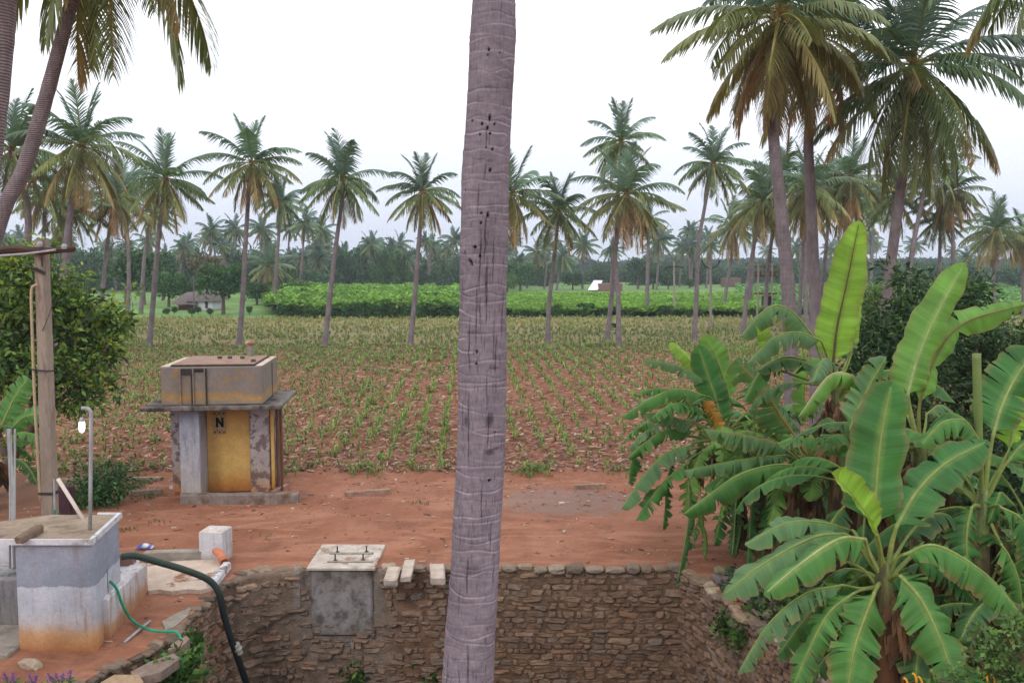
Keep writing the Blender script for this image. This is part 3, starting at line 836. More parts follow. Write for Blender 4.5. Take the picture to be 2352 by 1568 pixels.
rowlabels = [
 ([(342, 797), (352, 690), (362, 570), (372, 480), (380, 410)], 'palm with bushy drooping crown, leftmost in row across the field', 0, 1.0, .4),
 ([(548, 797), (557, 690), (564, 560), (571, 450), (579, 374)], 'palm rising behind the pump house, second from left in row', 1, 1.0, 1.4),
 ([(745, 796), (757, 690), (772, 560), (783, 480), (787, 412)], 'palm with rightward curving trunk, third from left in row', 2, 1.03, 2.2),
 ([(942, 793), (952, 690), (961, 570), (967, 500), (971, 440)], 'shorter palm nearest to the left of the big trunk', 3, .92, .1),
 ([(1120, 796), (1132, 690), (1156, 560), (1176, 445)], 'palm with rusty dead fronds mostly hidden behind the big trunk', 5, .95, 4.0),
 ([(1258, 788), (1261, 700), (1272, 600), (1284, 485)], 'pinkish trunked palm just right of the big trunk', 4, .92, .9),
 ([(1393, 783), (1404, 690), (1412, 600), (1420, 450), (1427, 325)], 'taller palm of the crossed pair, its crown uppermost', 0, .95, 3.1),
 ([(1421, 798), (1420, 690), (1413, 590), (1422, 520), (1440, 445)], 'lower palm of the crossed pair with wide splayed crown', 3, 1.08, 5.2),
 ([(1595, 783), (1599, 690), (1605, 560), (1616, 490), (1637, 376)], 'slender palm with s-curved trunk beside the pale pole', 2, .93, .6),
]
for k_, (p, lab, ci, s, rz) in enumerate(rowlabels):
    palm(p, lab, MIDC[[0, 3, 2, 6, 5, 4, 8, 7, 2][k_]], .17, .11, s, rz)
others = [
 ([(1706, 768), (1722, 620), (1752, 462)], 'palm half hidden left of the tallest front right trunk', 1, 1.05, .9, None, .18),
 ([(1852, 772), (1850, 600), (1858, 432)], 'palm with olive crown filling the gap between the tall right trunks', 7, 1.05, 2.9, None, .18),
 ([(1945, 768), (1946, 600), (1952, 408)], 'tall background palm under the crown of the slimmer palm', 5, 1.0, 4.9, None, .18),
 ([(2052, 762), (2050, 620), (2053, 452)], 'background palm partly covered by the broad crowned palm trunk', 1, 1.0, 1.9, None, .18),
 ([(2188, 765), (2190, 620), (2186, 440)], 'background palm under the right fronds of the broad crowned palm', 7, .9, .9, None, .18),
 ([(95, 770), (98, 620), (105, 440)], 'background palm between the pole and the leaning trunk at left', 3, 1.0, 3.9, None, .18),
 ([(136, 836), (146, 640), (160, 500), (178, 400), (187, 335)], 'full crowned palm behind the concrete pole, brown lower fronds', 1, 1.0, .3, None, .2),
 ([(40, 835), (64, 560), (58, 440), (28, 345)], 'palm with dark crown crossed by the leaning trunk at far left', 5, 1.05, 2.0, None, .2),
 ([(148, 765), (158, 620), (163, 478)], 'low palm with spreading crown right behind the pole top', 0, 1.0, 1.2, None, .18),
 ([(232, 762), (240, 620), (262, 452)], 'dark palm between the full crowned palm and the row', 3, 1.05, 4.4, None, .18),
 ([(293, 738), (296, 620), (288, 432)], 'thin far palm left of the leftmost row palm', 4, .95, 2.6, None, .2),
 ([(323, 722), (332, 590), (348, 490)], 'far palm hidden behind the leftmost row palm', 2, 1.0, .2, None, .22),
 ([(1485, 726), (1487, 650), (1489, 560), (1490, 505)], 'very dark trunked palm with dangling dead fronds between pair and slender palm', 5, .75, .2, None, .22),
 ([(1660, 715), (1672, 640), (1680, 590), (1681, 520)], 'leaning thin palm right of the pale v-armed pole', 1, 1.1, 2.8, None, .22),
 ([(1720, 708), (1728, 630), (1732, 540), (1728, 488)], 'palm beside the transformer poles', 3, 1.0, 1.1, None, .22),
 ([(1757, 760), (1762, 640), (1780, 500), (1801, 402)], 'palm with orange frond directly behind the tallest right palm', 5, 1.0, 5.0, None, .18),
 ([(1880, 752), (1890, 640), (1900, 540), (1905, 430)], 'palm between the two tall right trunks in the background', 1, .95, 2.1, None, .18),
 ([(1998, 692), (2002, 620), (2006, 524), (2008, 458)], 'pale trunked far palm right of the tall upright banana leaf', 0, 1.35, .5, None, .2),
 ([(2075, 770), (2092, 600), (2110, 500), (2135, 378)], 'pale leaning palm tucked behind the broad crowned palm', 3, 1.0, 3.3, None, .2),
 ([(2150, 760), (2157, 650), (2160, 500)], 'far palm above the dark leafy bushes', 4, .8, 1.3, None, .18),
 ([(2284, 730), (2283, 620), (2288, 528)], 'solitary far palm at right against the sky', 0, 1.15, 4.1, None, .2),
 ([(2352, 727), (2350, 620), (2352, 540)], 'far palm cut by the right edge of the view', 3, 1.0, 2.4, None, .2),
 ([(1835, 735), (1842, 600), (1848, 470)], 'far palm showing between the two tall right trunks', 2, 1.15, 1.7, None, .2),
 ([(1948, 742), (1950, 600), (1955, 470)], 'background palm left of the upright banana leaf', 5, 1.1, .7, None, .2),
 ([(612, 690), (614, 650), (617, 612)], 'short thick palm with arching fronds left of the crop hedge', 0, 1.25, 1.0, None, .4),
]
for k_, (p, lab, ci, s, rz, Y, rb) in enumerate(others):
    palm(p, lab, MIDC[(ci + (k_ % 2) * 3 + (k_ > 8) * 1) % 9], rb, rb * .66, s, rz, Y)
# back row, each with its own place in the photograph
back = [((478, 668), (485, 528), 1.1), ((528, 668), (540, 527), 1.15), ((592, 672), (603, 525), 1.0), ((628, 712), (646, 462), 1.0), ((655, 668), (666, 523), .9),
        ((688, 674), (700, 512), 1.15), ((728, 668), (738, 528), 1.1), ((783, 664), (794, 583), 1.0), ((850, 659), (857, 560), 1.1), ((880, 660), (883, 604), .9),
        ((912, 659), (917, 560), 1.1), ((930, 662), (935, 597), 1.0), ((976, 657), (993, 562), 1.0), ((1014, 659), (1016, 600), .95), ((1038, 660), (1043, 549), 1.1),
        ((1210, 662), (1234, 580), 1.1), ((1278, 667), (1291, 590), 1.1), ((1338, 664), (1341, 562), 1.2), ((1402, 664), (1406, 574), 1.0), ((1508, 666), (1514, 552), 1.2),
        ((1560, 660), (1568, 568), 1.0), ((1588, 660), (1591, 563), 1.15), ((1622, 662), (1630, 566), 1.1), ((420, 660), (428, 545), .0), ((130, 672), (132, 560), 1.1),
        ((1250, 664), (1262, 560), 1.0), ((2218, 662), (2222, 590), .9), ((1180, 664), (1190, 600), 1.0)]
blab = {5: 'far palm with larger crown midway between second and third row palms', 3: 'blue-green far palm peeking out right behind the second row palm', 0: 'far palm above the thatched hut', 19: 'far palm right of the dark trunked palm', 14: 'far palm touching the left side of the big trunk'}
for i, (b, c, s) in enumerate(back):
    if s <= 0: continue
    palm([b, ((b[0] * .6 + c[0] * .4), (b[1] * .6 + c[1] * .4)), c], blab.get(i, 'small blue-green palm in the far treeline behind the crops'), FARC[i % 5], .24, .17, s, i * 1.3, None,
         None if i in blab else 'palms of the far treeline', far=True)
rng = random.Random(77)
for i in range(120):
    px = rng.uniform(-40, 2390) if i < 50 else rng.uniform(250, 1180); Y = rng.uniform(240, 420) if i < 50 else rng.uniform(185, 235)
    if 1120 < px < 1680 and rng.random() < .35: continue
    H = rng.uniform(9.5, 15.5) if i < 50 else rng.uniform(5, 11.5)
    b = at(px, 640, Y)
    root = empty('coconut_palm', (b.x, Y, 0), 'small blue-green palm in the far treeline behind the crops', 'palm', 'palms of the far treeline')
    ln = rng.uniform(-1.2, 1.2)
    link('trunk', trunk_mesh([Vector((0, 0, 0)), Vector((ln * .3, 0, H * .5)), Vector((ln, 0, H))], [.28, .18], 6, 6, 0), M['bark_far'], root)
    c = link('crown', FARC[i % 5], M['frond'], root); c.location = (ln, 0, H); c.rotation_euler = (0, 0, rng.uniform(0, 6)); c.scale = ((rng.uniform(.95, 1.35) if i < 50 else rng.uniform(.62, .9)),) * 3

# ---- near palms, each with its own crown
def near_palm(path, Y, label, seed, rb, rt, nf, R_, scale=1.0, dead=.4, rz=0, nuts=8, teal=0, emin=-74, lw=.06, olive=0.0):
    me = crown_mesh('crown', seed, nf=nf, R_=R_, nst=62, segs=3, lw=lw, dead=dead, teal=teal, emin=emin, olive=olive)
    r = palm(path, label, me, rb, rt, scale, rz, Y)
    cr = [c for c in r.children if c.name.startswith('crown')][0]
    g = random.Random(seed)
    for i in range(nuts):
        m = MB(); az = g.uniform(0, 6.28); q = Vector(BASE[r.name]) + cr.location + Vector((math.cos(az) * g.uniform(.2, .38), math.sin(az) * g.uniform(.2, .38), -g.uniform(.2, .55)))
        m.lump(q, (.13, .13, .17), g, 2, .04, g.choice([(.12, .16, .04), (.22, .17, .05), (.2, .1, .04)]))
        m.build('coconut', M['stone'], r, smooth=True)
    return r
near_palm([(1826, 900), (1812, 700), (1795, 500), (1776, 300), (1778, 150), (1790, 38)], 25, 'tallest front right palm with heavy olive brown fronds', 301, .19, .115, 31, 3.35, dead=.35, olive=.6, rz=.5)
near_palm([(1880, 880), (1872, 700), (1862, 450), (1858, 300), (1880, 85)], 29, 'slimmer palm close behind the tallest right one, brown skirt', 302, .19, .13, 28, 3.7, dead=.4, olive=.6, rz=2.0)
near_palm([(2034, 900), (2036, 700), (2052, 560), (2078, 360), (2098, 150)], 28, 'broad crowned green palm at right with long drooping fronds', 307, .175, .125, 34, 4.2, dead=.0, rz=1.1, teal=.45)
near_palm([(2520, 1160), (2480, 700), (2455, 200), (2450, -190)], 21, 'palm whose fronds hang in at the top right corner', 304, .2, .15, 24, 3.6, dead=.2, rz=1.75, nuts=0, teal=.3)
near_palm([(-130, 1345), (-60, 760), (2, 500), (52, 395), (104, 230), (166, 0), (205, -120), (238, -285)], 15.6, 'leaning palm at top left, crown above the frame edge', 305, .13, .10, 24, 3.6, dead=.1, rz=.35, nuts=4, teal=.3)
near_palm([(-190, 1900), (-120, 1200), (-75, 700), (-28, 300), (-2, 60), (12, -200), (40, -900)], 10.5, 'thick leaning trunk cut by the top left corner', 306, .19, .15, 22, 4.0, dead=.3, nuts=0)

# ---- the big trunk in the middle of the view
def big_trunk():
    Yt = 6.2
    edge = [(-560, 1100, 1186), (-200, 1092, 1186), (0, 1085, 1182), (80, 1079, 1184), (200, 1074, 1177), (300, 1068, 1172), (400, 1060, 1168), (500, 1060, 1168), (600, 1057, 1165), (700, 1057, 1163), (800, 1053, 1163),
            (900, 1052, 1162), (1000, 1051, 1160), (1100, 1046, 1156), (1200, 1040, 1150), (1300, 1037, 1146), (1400, 1029, 1142), (1450, 1024, 1138), (1500, 1021, 1136), (1568, 1015, 1133), (1750, 1000, 1124), (2100, 975, 1115), (2420, 940, 1120)]
    zs = [at(1100, y, Yt).z for y, _, _ in edge]
    xc = [(at(a, y, Yt).x + at(b, y, Yt).x) / 2 for y, a, b in edge]; rr = [(at(b, y, Yt).x - at(a, y, Yt).x) / 2 for y, a, b in edge]
    order = np.argsort(zs); zs = np.array(zs)[order]; xc = np.array(xc)[order]; rr = np.array(rr)[order]
    zt = at(1100, -60, Yt).z; zb = at(1100, 1640, Yt).z
    fine = np.arange(zb, zt, .0055)
    Z = np.concatenate([np.linspace(-.1, zb, 60, endpoint=False), fine, np.linspace(zt, 12.6, 120)])
    NA = 260; th = np.linspace(0, 2 * np.pi, NA, endpoint=False)
    TH, ZZ = np.meshgrid(th, Z)
    RR = np.interp(ZZ, zs, rr); XC = np.interp(ZZ, zs, xc)
    g = np.random.default_rng(12)
    def wob(k, amp):       # smooth periodic wobble of angle
        o = np.zeros_like(th)
        for n in range(1, k): o += g.normal() / n ** .9 * np.cos(n * th + g.uniform(0, 6.28))
        return o * amp
    D = np.zeros_like(TH); COLR = np.ones(TH.shape + (3,)) * np.array([.188, .170, .200])
    # large soft tone patches
    for _ in range(60):
        c0, z0 = g.uniform(0, 6.28), g.uniform(Z[0], Z[-1]); da = np.angle(np.exp(1j * (TH - c0)))
        w = np.exp(-(da / g.uniform(.3, .9)) ** 2 - ((ZZ - z0) / g.uniform(.08, .35)) ** 2)
        COLR *= (1 + g.uniform(-.22, .22) * w)[..., None]
    z = Z[0]
    while z < Z[-1]:
        zr = z + wob(7, .012) + .010 * np.cos(th + g.uniform(0, 6.28))
        gap = g.uniform(.032, .10)
        lo = max(0, np.searchsorted(Z, z - .12)); hi = np.searchsorted(Z, z + .14)
        dz = ZZ[lo:hi] - zr[None, :]
        stg = (.55 + .45 * np.clip(wob(5, .8), -1, 1))[None, :]         # some scars fade round the trunk
        amp = g.uniform(.0022, .0062)
        D[lo:hi] += amp * stg * np.where(dz < 0, np.exp(dz / .030), np.exp(-dz / .006))
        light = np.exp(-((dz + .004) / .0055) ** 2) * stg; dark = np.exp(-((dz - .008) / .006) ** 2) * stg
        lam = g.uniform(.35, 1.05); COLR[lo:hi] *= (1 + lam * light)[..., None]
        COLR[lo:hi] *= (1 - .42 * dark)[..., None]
        z += gap
    zlow = at(1100, 560, Yt).z
    def crack(a0, z0, ln, wid, dep, dark=.75):
        lo = max(0, np.searchsorted(Z, z0 - ln / 2)); hi = np.searchsorted(Z, z0 + ln / 2)
        if hi - lo < 2: return
        zz = Z[lo:hi]; path = a0 + np.cumsum(g.normal(0, .0045, hi - lo)) + .006 * np.sign(np.sin(zz * 37))
        da = np.angle(np.exp(1j * (TH[lo:hi] - path[:, None]))) * .155
        env = np.sin(np.linspace(0.1, np.pi - .1, hi - lo))[:, None] ** .5 * (.85 + .15 * np.sin(zz * 60 + a0 * 9))[:, None]
        w = np.exp(-(da / wid) ** 2) * env
        D[lo:hi] -= dep * w; COLR[lo:hi] *= (1 - dark * w)[..., None]
    for _ in range(800):
        zz = g.uniform(Z[0], zlow + .3) if g.random() < .85 else g.uniform(zlow, Z[-1])
        crack(g.uniform(0, 6.28), zz, g.uniform(.03, .12), g.uniform(.0014, .003), .004, .62)
    for _ in range(60):
        zz = g.uniform(Z[0], zlow + .2); crack(g.uniform(0, 6.28), zz, g.uniform(.2, .55), .0045, .008, .85)
    def ang(px, py):
        zz = at(1100, py, Yt).z; x = at(px, py, Yt).x
        s = (x - np.interp(zz, zs, xc)) / np.interp(zz, zs, rr); s = max(-.97, min(.97, s))
        return -math.pi / 2 + math.asin(s), zz
    for px, y0, y1 in [(1134, 545, 650), (1117, 612, 683), (1097, 646, 803), (1136, 729, 822), (1122, 843, 935), (1124, 935, 1035), (1104, 680, 740), (1128, 1180, 1260), (1108, 1100, 1180), (1118, 300, 350), (1115, 380, 420), (1098, 430, 500)]:
        a, _ = ang(px, (y0 + y1) / 2); crack(a, at(1100, (y0 + y1) / 2, Yt).z, (y1 - y0) / F * Yt, .0032, .008, .82)
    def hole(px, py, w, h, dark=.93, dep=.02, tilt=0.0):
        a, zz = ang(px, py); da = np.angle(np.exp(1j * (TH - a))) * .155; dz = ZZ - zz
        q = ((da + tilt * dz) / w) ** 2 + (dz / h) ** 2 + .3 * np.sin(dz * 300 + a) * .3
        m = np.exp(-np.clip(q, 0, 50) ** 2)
        D[...] -= dep * m; COLR[...] *= (1 - dark * m)[..., None]  # shade inside the hollow, with rot stain, painted into the vertex colour
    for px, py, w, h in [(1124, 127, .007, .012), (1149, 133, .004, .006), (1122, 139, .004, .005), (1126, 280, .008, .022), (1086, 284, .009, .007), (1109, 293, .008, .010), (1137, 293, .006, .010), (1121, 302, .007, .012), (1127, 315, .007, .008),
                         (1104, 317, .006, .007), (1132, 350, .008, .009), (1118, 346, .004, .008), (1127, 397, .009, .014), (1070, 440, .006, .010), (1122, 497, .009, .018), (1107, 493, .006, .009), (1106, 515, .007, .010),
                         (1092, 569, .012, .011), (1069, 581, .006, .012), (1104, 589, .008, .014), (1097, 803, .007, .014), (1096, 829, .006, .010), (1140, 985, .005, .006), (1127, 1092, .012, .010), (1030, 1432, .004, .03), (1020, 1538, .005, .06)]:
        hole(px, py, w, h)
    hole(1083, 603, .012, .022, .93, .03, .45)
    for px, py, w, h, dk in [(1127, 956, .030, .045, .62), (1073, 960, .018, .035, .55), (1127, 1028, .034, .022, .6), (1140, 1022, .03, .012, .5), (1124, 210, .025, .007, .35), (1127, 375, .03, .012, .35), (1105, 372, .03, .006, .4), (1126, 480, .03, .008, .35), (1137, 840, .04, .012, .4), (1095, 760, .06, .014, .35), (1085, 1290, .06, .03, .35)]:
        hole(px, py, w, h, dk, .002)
    D += g.normal(0, .0005, D.shape)
    for n_, a_ in ((3, .0035), (5, .002)): D += a_ * np.cos(n_ * TH + 3 * np.sin(ZZ * 1.1) + n_)
    X = XC + (RR + D) * np.cos(TH); Y_ = Yt + (RR + D) * np.sin(TH)
    V = np.stack([X - xc[0], Y_ - Yt, ZZ], -1).reshape(-1, 3)
    nr = len(Z); i = np.arange(nr - 1)[:, None] * NA; q = np.arange(NA)[None, :]; q1 = (q + 1) % NA
    Fq = np.stack([i + q, i + q1, i + NA + q1, i + NA + q], -1).reshape(-1, 4)
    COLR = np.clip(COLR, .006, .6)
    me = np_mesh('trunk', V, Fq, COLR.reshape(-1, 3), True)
    root = empty('coconut_palm', (xc[0], Yt, 0), 'close palm trunk, grey and cracked, filling the middle of the view', 'palm')
    t = NT('close_palm_bark'); v = t.coords('Object', (5, 5, 1)); fine_ = t.noise(v, 14, 6, .75); n2 = t.noise(t.coords('Object', (1, 1, 2.6)), 9, 7, .7)
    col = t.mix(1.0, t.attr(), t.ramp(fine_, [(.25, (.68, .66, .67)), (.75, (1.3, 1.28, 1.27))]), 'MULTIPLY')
    col = t.mix(1.0, col, t.ramp(n2, [(.3, (.72, .70, .74)), (.7, (1.28, 1.26, 1.22))]), 'MULTIPLY')
    t.finish(col, .95, t.math('ADD', fine_, n2), .55, bdist=.008, spec=.12)
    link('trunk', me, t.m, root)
    cm = crown_mesh('crown', 401, nf=26, R_=4.0, nst=40, segs=2, lw=.07, dead=.2, emin=-20)
    c = link('crown', cm, M['frond'], root); c.location = (float(np.interp(12.6, zs, xc)) - xc[0], 0, 12.6)
big_trunk()
# ================================================================ pump house
def rotp(p, o, a):
    x, y = p[0] - o[0], p[1] - o[1]; return (o[0] + x * math.cos(a) - y * math.sin(a), o[1] + x * math.sin(a) + y * math.cos(a), p[2])
def pump_house():
    O = (-8.13, 20.5); A = R(6)
    root = empty('pump_house', (O[0], O[1], 0), 'small square yellow and grey pump house with concrete tank on top', 'pump house')
    root.rotation_euler = (0, 0, 0)
    def B(name, mat, boxes, bev=.015):
        m = MB()
        for (x0, x1, y0, y1, z0, z1) in boxes:
            c = rotp((O[0] + (x0 + x1) / 2, O[1] + (y0 + y1) / 2, (z0 + z1) / 2), O, A)
            m.box(c, (x1 - x0, y1 - y0, z1 - z0), rz=A, bev=bev)
        return m.build(name, mat, root)
    blue = zmat('peeling_blue_grey_wall', 0, 2.2, [(0, (.42, .33, .26)), (.12, (.42, .39, .38)), (.5, (.40, .40, .45)), (.8, (.30, .32, .39)), (1, (.20, .21, .25))], .35, 1.5, (.16, .18, .24), (.5, .68))
    yel = zmat('yellow_ochre_wall', 0, 2.2, [(0, (.36, .13, .04)), (.10, (.50, .24, .06)), (.25, (.60, .39, .13)), (.75, (.58, .36, .12)), (1, (.46, .25, .07))], .12, 2, (.36, .22, .08), (.58, .75))
    peel = zmat('peeled_plaster', 0, 2.2, [(0, (.48, .2, .08)), (.12, (.40, .26, .18)), (.3, (.34, .29, .28)), (1, (.42, .39, .43))], .2, 3, (.10, .06, .065), (.50, .56), streak=False)
    tankm = zmat('ochre_stained_concrete', 2.2, 3.2, [(0, (.26, .19, .11)), (.14, (.27, .22, .18)), (.24, (.40, .235, .08)), (.38, (.225, .19, .165)), (1, (.205, .18, .17))], .10, 1.6, (.34, .20, .07), (.54, .66), streak=False)
    slabm = noisy('mouldy_concrete', [(.3, (.10, .085, .08)), (.7, (.25, .22, .2))], 3, dirt=dict(col=(.035, .03, .03), scale=1.6, lo=.45, hi=.6))
    # body (local x to the right, y away)
    body = B('body', peel, [(.0, .35, .72, 1.0, 0, 2.16), (1.86, 2.32, .62, 2.2, 0, 2.16), (.0, 1.86, 1.9, 2.2, 0, 2.16)])
    B('front_panel', blue, [(.36, .82, .06, 1.05, -.03, 2.16)])
    B('door_panel', yel, [(.82, 1.88, .78, .86, 0, 2.16)])
    B('side_strip', yel, [(2.33, 2.42, .70, .78, 0.05, 2.12)])
    B('side_panel', noisy('brown_board', [(.3, (.10, .055, .04)), (.7, (.2, .12, .09))], 5, stretch=(3, 3, .5)), [(2.44, 2.52, .85, 1.5, 0.1, 2.12)])
    B('side_pipe', M['rust'], [(2.57, 2.62, .62, .67, .02, 2.17)], .01)
    # slab with a ragged rim
    m = MB(); rng = random.Random(5)
    pts = []
    cor = [(-.42, -.26), (2.74, -.24), (2.76, 2.42), (-.40, 2.45)]
    for i in range(4):
        a, b = cor[i], cor[(i + 1) % 4]
        for k in range(14):
            s = k / 14; pts.append((a[0] + (b[0] - a[0]) * s + rng.uniform(-.025, .025), a[1] + (b[1] - a[1]) * s + rng.uniform(-.025, .025)))
    vs = []
    for z, ins in ((2.163, .03), (2.18, 0), (2.245, 0), (2.262, .03)):
        for (x, y) in pts:
            k = 1 - ins; cx, cy = 1.3, 1.1
            vs.append(rotp((O[0] + cx + (x - cx) * (1 - ins * .6), O[1] + cy + (y - cy) * (1 - ins * .6), z + rng.uniform(-.006, .006)), O, A))
    n = len(pts); fs = []
    for r in range(3):
        for i in range(n): j = (i + 1) % n; fs.append((r * n + i, r * n + j, (r + 1) * n + j, (r + 1) * n + i))
    fs += [tuple(reversed(range(n))), tuple(range(3 * n, 4 * n))]
    m.add(vs, fs); m.build('roof_slab', slabm, root)
    # water tank with a recessed left panel, lid, wires
    B('tank', tankm, [(.0, 2.30, .0, 2.2, 2.264, 3.16)], .02)
    B('tank_rib', tankm, [(.42, .46, -.05, -.002, 2.27, 3.13), (.72, .75, -.05, -.002, 2.27, 3.13), (.98, 1.01, -.04, -.002, 2.27, 3.13), (2.302, 2.33, 1.35, 1.5, 2.27, 3.1)], .006)
    near_black = noisy('near_black_fill', [(.3, (.02, .017, .015)), (.7, (.06, .05, .045))], 6)
    B('overflow_slot', near_black, [(.47, .715, -.035, -.003, 2.98, 3.12), (.755, .975, -.02, -.003, 3.04, 3.12), (.69, .718, -.058, -.003, 2.268, 2.978), (1.012, 1.04, -.045, -.003, 2.268, 3.12)], .004)  # near-black bars laid on the tank face, at the slots and beside ribs
    lidm = noisy('red_dusty_lid', [(.3, (.20, .12, .09)), (.7, (.33, .22, .17))], 4)
    B('lid', lidm, [(.22, 2.1, .10, 2.05, 3.163, 3.215)], .01)
    B('rim', M['apron'], [(.0, .2, .02, 2.18, 3.161, 3.175)], .004); B('rim', M['apron'], [(2.14, 2.30, .02, 2.18, 3.161, 3.175)], .004)
    B('lid_edge', near_black, [(.22, 2.1, .055, .098, 3.163, 3.20), (2.102, 2.135, .1, 2.05, 3.163, 3.20)], .004)  # near-black strips along the front and right edge of the lid
    # vent pipe behind with a mushroom cap
    p = at(575, 822, 22.6)
    m = MB(); m.tube([(p.x, p.y, 3.1), (p.x, p.y, 3.50)], .075, 14); v = m.build('vent_pipe', M['concrete'], root, smooth=False)
    m = MB(); m.tube([(p.x, p.y, 3.48), (p.x, p.y, 3.53), (p.x, p.y, 3.56), (p.x, p.y, 3.60)], [.08, .13, .12, .04], 14); m.build('vent_cap', M['apron'], root, smooth=False)
    # ventilator block; near-black bars stand for the shade in its N shaped opening
    def onp(x, z, y=.775): return rotp((O[0] + x, O[1] + y, z), O, A)
    bx0, bx1, bz0, bz1 = .98, 1.28, 1.44, 1.97
    B('ventilator_block', noisy('ventilator_terracotta', [(.3, (.30, .2, .1)), (.7, (.42, .3, .16))], 8), [(bx0, bx1, .745, .779, bz0, bz1)], .006)
    dk = MB(); dk.col = (.012, .01, .01)
    def bar(x0, z0, x1, z1, w):
        a, b = Vector((x0, z0)), Vector((x1, z1)); d = (b - a).normalized(); nn = Vector((-d.y, d.x)) * w / 2
        q = [a - nn, b - nn, b + nn, a + nn]
        f = [onp(v.x, v.y, .741) for v in q] + [onp(v.x, v.y, .7445) for v in q]
        dk.add(f, [(0, 1, 2, 3), (7, 6, 5, 4), (0, 4, 5, 1), (1, 5, 6, 2), (2, 6, 7, 3), (3, 7, 4, 0)])
    cx, cz = (bx0 + bx1) / 2 + .01, (bz0 + bz1) / 2 + .02
    bar(cx - .065, cz - .12, cx - .065, cz + .12, .055); bar(cx + .065, cz - .12, cx + .065, cz + .12, .055)
    bar(cx - .065, cz + .10, cx + .065, cz - .10, .055)
    for zz in (bz0 + .045, bz1 - .035):
        for k in range(3): bar(bx0 + .045 + k * .105, zz - .018, bx0 + .045 + k * .105, zz + .018, .036)
    for zz in (bz0 + .09, bz1 - .075):
        for k in range(2): bar(bx0 + .095 + k * .11, zz - .012, bx0 + .095 + k * .11, zz + .012, .024)
    dk.build('ventilator_dark_bars', M['stone'], root)
pump_house()
rngs = random.Random(31)
# loose stones lying on the slab lid
for px, py in [(528, 826), (557, 828), (582, 836), (505, 829)]:
    p = at(px, py, 21.9 if py < 830 else 21.2); m = MB(); m.lump((p.x, p.y, 3.245), (.07, .05, .045), rngs, 2, .3, (.10, .07, .06))
    lab = {528: 'dark lump of stone at the back middle of the tank lid', 557: 'dark pebble at the back of the tank lid beside the vent pipe', 582: 'small round stone near the right front of the tank lid', 505: 'smallest pebble at the back left of the tank lid'}[px]
    o = m.build('loose_stone', M['stone'], None, (p.x, p.y, 3.22)); tag(o, lab, 'stone')

# ---------------------------------------------------------------- beams and stones in the yard
def beam(a, b, w, h, label, name='stone_beam', mat=None, cat='beam'):
    a = gr(*a); b = gr(*b); d = b - a; L = d.length; c = (a + b) / 2
    nrm = Vector((-d.y, d.x, 0)).normalized() * w / 2; c = c + nrm
    m = MB(); rng = random.Random(int(L * 1000))
    # a long body of several sections so that the edges wander
    n = 12; ang = math.atan2(d.y, d.x); vs = []; fs = []
    for i in range(n + 1):
        s = -L / 2 + L * i / n
        j = [rng.uniform(-.007, .007) for _ in range(8)]
        sec = [(-w / 2 + j[0], -.03), (w / 2 + j[1], -.03), (w / 2 + j[2], h * .9), (w / 2 - .012 + j[3], h + j[4]), (-w / 2 + .012 + j[5], h + j[6]), (-w / 2 + j[7], h * .9)]
        for (u, z) in sec:
            x, y = s, u; vs.append((c.x + x * math.cos(ang) - y * math.sin(ang), c.y + x * math.sin(ang) + y * math.cos(ang), z + gz(c.x, c.y)))
    for i in range(n):
        for k in range(6):
            l = (k + 1) % 6; fs.append((i * 6 + k, i * 6 + l, (i + 1) * 6 + l, (i + 1) * 6 + k))
    fs += [tuple(range(6)), tuple(reversed(range(n * 6, n * 6 + 6)))]
    m.add(vs, fs)
    o = m.build(name, mat or M['beam'], None, (c.x, c.y, 0)); tag(o, label, cat)
M['beam'] = noisy('weathered_granite', [(.3, (.14, .11, .10)), (.7, (.27, .225, .20))], 5, dirt=dict(col=(.13, .075, .05), scale=3, lo=.5, hi=.65))
M['beam2'] = noisy('brown_sandstone', [(.3, (.18, .10, .075)), (.7, (.38, .25, .19))], 5)
beam((414, 1159), (685, 1156), .22, .235, 'long grey concrete beam lying in front of the pump house')
beam((793, 1140), (897, 1132), .17, .11, 'short pale stone post lying in the middle of the yard', 'stone_post', M['beam2'], 'stone post')
beam((1322, 1124), (1391, 1121), .16, .10, 'short brown stone block at the field edge right of the big trunk', 'stone_block', M['beam2'], 'stone block')
beam((630, 1136), (665, 1118), .12, .10, 'small broken beam piece against the right side of the pump house', 'broken_beam', M['beam2'], 'beam')
stn = [((570, 1283 - 120, 0), (.07, .05, .03), (.40, .17, .11), 'small reddish stone just below the long concrete beam'),
       ((672, 1290 - 121, 0), (.05, .04, .03), (.5, .36, .3), 'small pale stone below the right part of the long beam'),
       ((510, 1146, 0), (.10, .06, .05), (.03, .025, .03), 'black stone at the foot of the yellow door panel'),
       ((395, 1122, 0), (.07, .06, .06), (.5, .5, .54), 'whitish stone beside the left foot of the pump house'),
       ((808, 1186, 0), (.12, .035, .02), (.05, .035, .03), 'small dark stick fragment lying in the yard centre'),
       ((1290, 1157, 0), (.10, .05, .04), (.5, .42, .38), 'pale broken stone on the grey ashy patch'),
       ((1352, 1152, 0), (.05, .03, .025), (.45, .38, .33), 'small pale chip right of the grey ashy patch'),
       ((1440, 1320 - 155, 0), (.05, .04, .03), (.5, .45, .42), 'white pebble in the yard near the banana leaves'),
       ((70, 1533, 0), (.20, .11, .085), (.42, .33, .25), 'rounded pale rock at the foot of the white tank')]
for (px, py, _), s, c, lab in stn:
    p = gr(px, py); m = MB(); m.lump((p.x, p.y, s[2] * .55), s, rngs, 2, .25, c, rngs.uniform(-.3, .3))
    o = m.build('stone', M['stone'], None, (p.x, p.y, 0)); tag(o, lab, 'stone')
